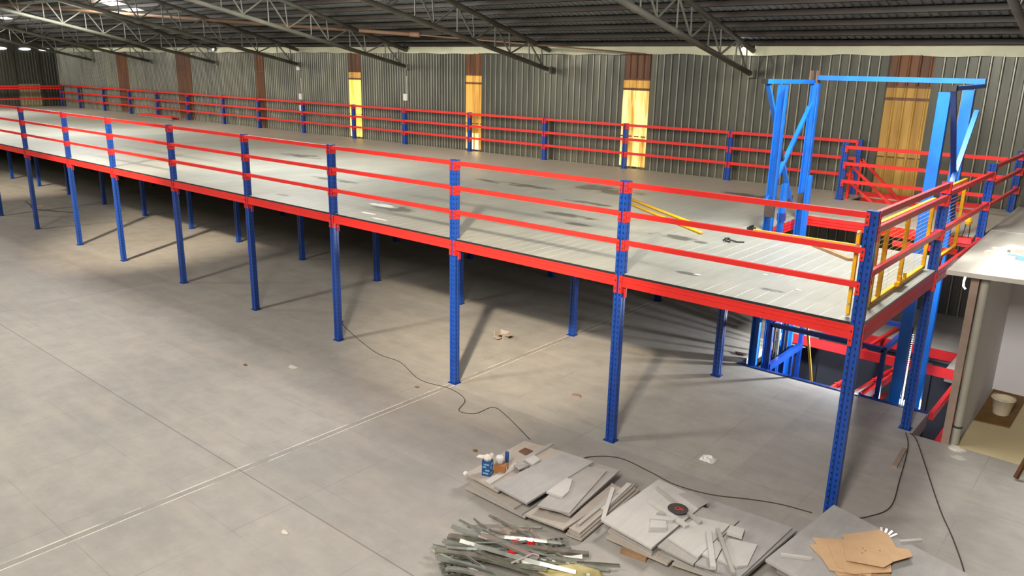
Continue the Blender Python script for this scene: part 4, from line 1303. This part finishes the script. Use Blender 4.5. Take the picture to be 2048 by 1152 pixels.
CL = ['lowest flattened cardboard sheet on the broad grey slab', 'second flattened cardboard sheet up in the small heap', 'third flattened cardboard sheet up in the small heap', 'fourth flattened cardboard sheet up in the small heap', 'wide flattened cardboard sheet with folded edge in the heap',
      'cardboard sheet at the back of the heap towards the corner post', 'cardboard sheet poking out towards the grey floor side', 'topmost flattened cardboard sheet with punched holes']
for k, ((poly, lv), lab) in enumerate(zip(CARDS, CL)):
    z = .302 + .010 * k
    cx, cy = sum(q[0] for q in poly) / len(poly), sum(q[1] for q in poly) / len(poly)
    root = thing('cardboard_sheet', (cx, cy, z), lab, 'cardboard', 'flattened cardboard sheets')
    sl = .03 * (k % 3 - 1)
    MB(root.location).prism(poly, z, z + .005, lambda x, y, cx=cx, sl=sl: max(0.0, (x - cx) * sl)).build('sheet', 'cardboard', root)
    if k == 7:
        p = MB(root.location)
        for hx, hy in ((.60, -.93), (.63, -.96), (.62, -1.02), (.74, -.86)):
            p.prism([(hx, hy), (hx + .018, hy - .01), (hx + .02, hy - .004), (hx + .004, hy + .008)], z + .0055, z + .0062)
        p.build('punched_holes', 'black', root)
p = MB((.15, -1.33, .3)).bar((.0, -1.50, .315), (.26, -1.36, .315), .03, .028)
solo(p, 'board_strip', 'cement_pale', 'short strip on the near corner of the broad grey slab', 'strip')
p = MB((.86, -.3, .3)).bar((.84, -.45, .315), (1.0, -.27, .315), .035, .03)
solo(p, 'board_strip', 'cement_pale', 'short strip behind the cardboard on the broad grey slab', 'strip')
p = MB((.7, -.38, .3))
for k in range(4):
    a = -.4 + .35 * k
    p.bar((.66 + .02 * k, -.44, .302), (.66 + .02 * k + .1 * math.sin(a), -.44 + .12 * math.cos(a), .335), .022, .003)
solo(p, 'metal_bracket', 'bolt', 'small splayed white metal bracket behind the cardboard', 'bracket')

# ------------------------------------------------------------------ heap of metal profiles
def profile(pts, w, h, label, mat='galv', group='galvanised profiles in the heap', name='metal_profile', slots=False, roll=0.0):
    """thin U channel following a polyline"""
    pts = [Vector(q) for q in pts]
    root = thing(name, pts[len(pts) // 2], label, 'profile', group)
    t = .003
    sec = [(-w / 2, h / 2), (-w / 2, -h / 2), (w / 2, -h / 2), (w / 2, h / 2), (w / 2 - t, h / 2), (w / 2 - t, -h / 2 + t), (-w / 2 + t, -h / 2 + t), (-w / 2 + t, h / 2)]
    b = MB(root.location)
    for a, c in zip(pts[:-1], pts[1:]):
        dd = (c - a).normalized()
        sd = Vector((-dd.y, dd.x, 0))
        b.sweep(sec, a, c, sd * math.sin(roll) + Vector((0, 0, math.cos(roll))))
    b.build('channel', mat, root)
    if slots:
        d = (pts[-1] - pts[0])
        L = d.length
        d.normalize()
        b = MB(root.location)
        q = .04
        while q < L - .05:
            b.bar(pts[0] + d * q + Vector((0, 0, h / 2 + .001)), pts[0] + d * (q + .025) + Vector((0, 0, h / 2 + .001)), w * .5, .002)
            q += .06
        b.build('slots', 'black', root)
    return root


def arc(p, q, sag, n=7, side=0.0):
    p, q = Vector(p), Vector(q)
    d = (q - p)
    nrm = Vector((-d.y, d.x, 0)).normalized()
    return [p + d * (i / n) + Vector((0, 0, 4 * sag * (i / n) * (1 - i / n))) + nrm * (4 * side * (i / n) * (1 - i / n)) for i in range(n + 1)]


HEAP = [
    (arc((-2.83, -2.70, .13), (-1.62, -2.76, .10), .02), .028, .02, 'rearmost long thin profile of the heap, pointing at the carton pile'),
    (arc((-3.00, -3.00, .14), (-1.60, -2.74, .12), .02, 7, -.10), .028, .022, 'second long thin profile crossing the heap from the floor side'),
    (arc((-3.00, -3.12, .12), (-1.63, -2.60, .10), -.02, 7, -.05), .045, .03, 'long channel under the second thin profile of the heap'),
    (arc((-2.90, -3.28, .11), (-1.60, -2.53, .11), .03, 7, -.06), .06, .035, 'broad bright channel with polished end in the middle of the heap'),
    (arc((-2.90, -3.36, .10), (-1.33, -2.56, .08), .03, 7, -.08), .045, .025, 'channel reaching farthest towards the disc pile'),
    (arc((-2.92, -3.50, .10), (-1.40, -2.80, .09), .02, 7, -.04), .045, .03, 'channel hooking down at its far end near the wool'),
    (arc((-2.80, -3.56, .12), (-1.70, -3.14, .11), .03, 7, .03), .05, .03, 'channel lying across the near half of the heap'),
    (arc((-2.70, -3.64, .13), (-1.60, -3.30, .08), .02, 7, .03), .04, .03, 'near channel of the heap cut by the picture edge'),
    (arc((-2.55, -3.66, .09), (-1.85, -3.42, .09), .02, 7, .02), .05, .03, 'nearest short channel of the heap'),
    (arc((-2.96, -3.20, .07), (-2.20, -2.95, .06), .03), .05, .03, 'short dull channel poking out of the heap on the floor side'),
    (arc((-2.70, -3.30, .16), (-1.50, -2.90, .14), .03, 7, -.06), .04, .025, 'upper channel bowed over the middle of the heap'),
    (arc((-2.60, -3.10, .17), (-1.90, -3.00, .15), .02), .06, .03, 'flat upper channel near the red clip'),
    (arc((-2.40, -3.42, .15), (-1.30, -2.40, .05), .01), .03, .02, 'thin profile running diagonally to the disc pile'),
]
for k, (pts, w, h, lab) in enumerate(HEAP):
    profile(pts, w, h, 'galvanised ' + lab, 'galv' if k % 3 else 'galv_dark', roll=(PI, 0.4, 2.4, PI, 0.0, -0.7, PI, 1.4)[k % 8])
rnd = random.Random(11)
for k in range(16):
    x0, y0 = -2.95 + rnd.random() * .5, -3.62 + rnd.random() * .75
    L = rnd.uniform(.5, .95)
    a = rnd.uniform(-.05, .75)
    zz = rnd.uniform(.05, .17)
    profile(arc((x0, y0, zz), (x0 + L * math.cos(a), y0 + L * math.sin(a), zz + rnd.uniform(-.03, .02)), rnd.uniform(-.01, .03), 6, rnd.uniform(-.09, .05)), rnd.uniform(.012, .045), rnd.uniform(.008, .028),
            'galvanised profile tangled in the middle of the metal heap', 'galv' if k % 2 else 'galv_dark', 'tangled profiles of the heap', roll=rnd.uniform(0, 2 * PI))
profile([(-2.28, -2.84, .06), (-1.97, -2.40, .06)], .06, .03, 'slotted galvanised angle nearest the carton pile, rear one', 'galv', slots=True)
profile([(-2.16, -2.86, .07), (-1.88, -2.47, .05)], .07, .03, 'slotted galvanised angle nearest the carton pile, front one', 'galv', slots=True)
for k in range(9):
    x0, y0 = -2.70 + .035 * k, -3.62 - .02 * k
    profile([(x0, y0, .03 + .012 * (k % 3)), (x0 + .20, y0 + .26, .04 + .012 * (k % 3))], .05, .03, '%s short toothed stub in the bunch at the heap corner' % ORD[k], 'galv_dark' if k % 2 else 'galv', 'short stubs at the heap corner', 'metal_stub', True)
# wire hoops
for k, (pts, lab) in enumerate((([(-2.62, -2.98, .1), (-2.66, -2.9, .16), (-2.60, -2.83, .17), (-2.5, -2.84, .15), (-2.3, -2.9, .13)], 'bent bright strip looping up at the rear of the heap'),
                                ([(-1.72, -2.86, .09), (-1.60, -2.78, .09), (-1.585, -2.74, .09), (-1.62, -2.72, .09), (-1.9, -2.86, .1)], 'bent strip folding back near the yellow wool'),
                                ([(-2.02, -3.28, .2), (-1.98, -3.12, .2), (-1.97, -3.0, .19), (-1.92, -2.96, .17)], 'white curved strip standing out on top of the heap'),
                                ([(-2.78, -3.58, .07), (-2.86, -3.52, .09), (-2.88, -3.45, .09), (-2.8, -3.42, .08), (-2.6, -3.42, .09)], 'thin loop of wire at the floor side of the heap'))):
    p = MB(pts[1])
    P = [Vector(q) for q in pts]
    for a, c in zip(P[:-1], P[1:]):
        p.bar(a, c, .022 if k != 3 else .008, .004 if k != 3 else .008)
    solo(p, 'metal_strip', 'galv' if k != 2 else 'bolt', lab, 'metal strip', 'bent strips in the heap')
board('wooden_plank', [(-2.70, -2.98), (-2.55, -2.98), (-2.44, -2.62), (-2.56, -2.60)], .02, .05, 'wood_jamb', 'weathered plank under the rear of the metal heap', 'plank')
board('wooden_plank', [(-2.62, -3.30), (-2.40, -3.30), (-2.22, -2.90), (-2.40, -2.86)], .02, .055, 'wood_jamb', 'weathered plank in the middle of the metal heap', 'plank')
for k, (x, y, lab) in enumerate(((-2.32, -2.90, 'red plastic clip at the rear of the metal heap'), (-2.18, -2.83, 'red plastic clip beside the slotted angles'), (-2.22, -3.08, 'red plastic clip in the middle of the metal heap'))):
    p = MB((x, y, .1)).bar((x, y, .135), (x + .07, y + .03, .15), .035, .03)
    solo(p, 'red_clip', 'red', lab, 'clip')
root = thing('galvanised_frame', (-2.4, -2.75, .05), 'rectangular galvanised frame under the rear thin profiles', 'frame')
for a, b in (((-2.50, -2.82, .075), (-2.36, -2.56, .075)), ((-2.36, -2.56, .075), (-2.10, -2.66, .075)), ((-2.10, -2.66, .075), (-2.22, -2.90, .075)), ((-2.22, -2.90, .075), (-2.50, -2.82, .075))):
    MB(root.location).bar(a, b, .03, .04).build('frame_side', 'galv', root)
# yellow wool
p = MB((-1.7, -3.0, 0))
vs, fs = [], []
nu, nv = 14, 10
for i in range(nu + 1):
    for j in range(nv + 1):
        u, v = i / nu, j / nv
        x = -1.90 + .46 * u + .10 * v
        y = -3.26 + .28 * u + .40 * v
        e = min(1.0, 5 * min(u, 1 - u), 5 * min(v, 1 - v))
        z = .01 + .115 * e ** .5 + .014 * math.sin(9 * u + 4 * v) * e + random.uniform(-.006, .006)
        vs.append((x, y, z))
for i in range(nu):
    for j in range(nv):
        a = i * (nv + 1) + j
        fs.append((a, a + nv + 1, a + nv + 2, a + 1))
p.add(vs, fs)
solo(p, 'insulation_batt', 'wool', 'crumpled yellowish insulation batt under the end of the metal heap', 'insulation', smooth=True)

# ------------------------------------------------------------------ cables and litter on the floor
def smooth_path(pts, n=6):
    P = [Vector((x, y, z)) for x, y, z in pts]
    out = []
    for i in range(len(P) - 1):
        a, b, c, d = P[max(i - 1, 0)], P[i], P[i + 1], P[min(i + 2, len(P) - 1)]
        for k in range(n):
            t = k / n
            out.append(.5 * ((2 * b) + (c - a) * t + (2 * a - 5 * b + 4 * c - d) * t * t + (3 * b - a - 3 * c + d) * t ** 3))
    out.append(P[-1])
    return out


def cord(pts, r, label, mat='cord'):
    q = [(x, y, r + .001) for x, y in pts]
    p = MB(q[len(q) // 2]).tube(smooth_path(q), r, 6)
    return solo(p, 'power_cable', mat, label, 'cable', smooth=True)


cord([(-9.85, .75), (-9.51, .53), (-8.01, .03), (-7.32, 0), (-6.49, -.31), (-5.87, -.24), (-5.4, -.39), (-5.19, -.74), (-4.94, -.65), (-4.9, -.31), (-4.59, -.38), (-3.81, -.76)], .0055, 'thin cable snaking over the open floor to the carton pile')
cord([(-2.95, -.85), (-2.91, -.61), (-2.6, -.37), (-2.11, -.42), (-1.71, -.49), (-1.28, -.41), (-.87, -.19), (-.55, -.05), (-.2, .02)], .0065, 'cable running behind the board piles to the corner post')
cord([(.22, .24), (.32, .37), (.46, .78), (.36, 1.57), (.20, 2.6), (.05, 3.08)], .007, 'cable running from the cardboard slab to the lift-side post')
cord([(.10, 3.10), (.22, 2.95), (.5, 2.23), (.92, 1.13), (1.18, .54), (1.42, -.1), (1.6, -.8)], .008, 'thicker cable from the lift-side post towards the picture edge')
cord([(-28.9, 1.5), (-28.2, 1.4), (-27.0, 1.2), (-25.4, 1.9)], .012, 'far cable on the floor under the distant deck bay')
p = MB((.22, 2.2, 0)).bar((.22, 1.85, .016), (.18, 2.5, .016), .06, .03)
solo(p, 'wood_stick', 'wood_jamb', 'short flat wood stick on the floor between the two cables', 'stick')
root = thing('torn_box', (-6.86, 2.16, 0), 'small torn cardboard box lying on the floor under the deck', 'box')
p = MB(root.location)
p.box(-6.98, -6.76, 2.08, 2.26, 0.0, .012).box(-6.98, -6.968, 2.08, 2.26, .012, .14).box(-6.98, -6.76, 2.248, 2.26, .012, .14).box(-6.772, -6.76, 2.08, 2.26, .012, .11)
p.build('box', 'cement_warm', root)
p = MB(root.location)
p.prism([(-6.95, 2.0), (-6.8, 1.97), (-6.77, 2.08), (-6.96, 2.08)], .05, .056).prism([(-6.76, 2.1), (-6.65, 2.12), (-6.66, 2.24), (-6.76, 2.24)], .10, .106)
p.build('flap', 'cement_warm', root)
MB(root.location).box(-6.92, -6.84, 2.12, 2.2, .012, .05).box(-6.84, -6.79, 2.15, 2.2, .012, .08).build('packing', 'scorch', root)
p = MB((-1.71, .39, 0))
vs, fs = [], []
for i in range(9):
    for j in range(8):
        u, v = i / 8, j / 7
        e = min(1, 4 * min(u, 1 - u), 4 * min(v, 1 - v))
        vs.append((-1.82 + .2 * u + .02 * random.random(), .31 + .16 * v + .02 * random.random(), .003 + e * (.015 + .05 * random.random())))
for i in range(8):
    for j in range(7):
        a = i * 8 + j
        fs.append((a, a + 8, a + 9, a + 1))
p.add(vs, fs)
solo(p, 'plastic_bag', 'white', 'crumpled white plastic bag on the floor behind the disc pile', 'bag')
for k, (x, y, s, mat, lab) in enumerate(((-8.46, -1.39, .10, 'paper', 'white paper scrap on the open floor facing the fourth post'), (-9.13, -1.87, .05, 'mat_board', 'small brown scrap on the open floor beyond the paper scrap'),
                                         (.71, 3.0, .10, 'chip', 'broken plaster scrap on the floor at the partition threshold'), (.80, 2.75, .09, 'cement_pale', 'flat plaster flake in front of the partition threshold'),
                                         (-4.2, .9, .07, 'wood_jamb', 'brown dusty scrap on the floor between second and third post'), (-6.3, -.55, .04, 'mat_board', 'tiny brown scrap on the floor by the loop of thin cable'),
                                         (-3.1, 4.5, .10, 'scorch', 'dark scrap on the floor under the deck near the lift'), (-4.4, -4.3, .05, 'paper', 'small white tag on the open floor near the metal heap'),
                                         (-27.6, 1.55, .16, 'cardboard', 'pale scrap on the floor beside the far cable'), (-4.15, -1.5, .04, 'mat_board', 'tiny brown scrap on the floor beside the carton pile'))):
    p = MB((x, y, 0))
    pts = [(x + s * (1 + .35 * math.sin(a * 3 + k)) * math.cos(a), y + s * .65 * (1 + .3 * math.cos(2 * a + k)) * math.sin(a)) for a in [2 * PI * i / 9 for i in range(9)]]
    p.prism(pts, 0.0015, .0015 + (.03 if mat in ('chip', 'wood_jamb', 'scorch') else .006))
    solo(p, 'floor_scrap', mat, lab, 'scrap', 'scraps on the floor')
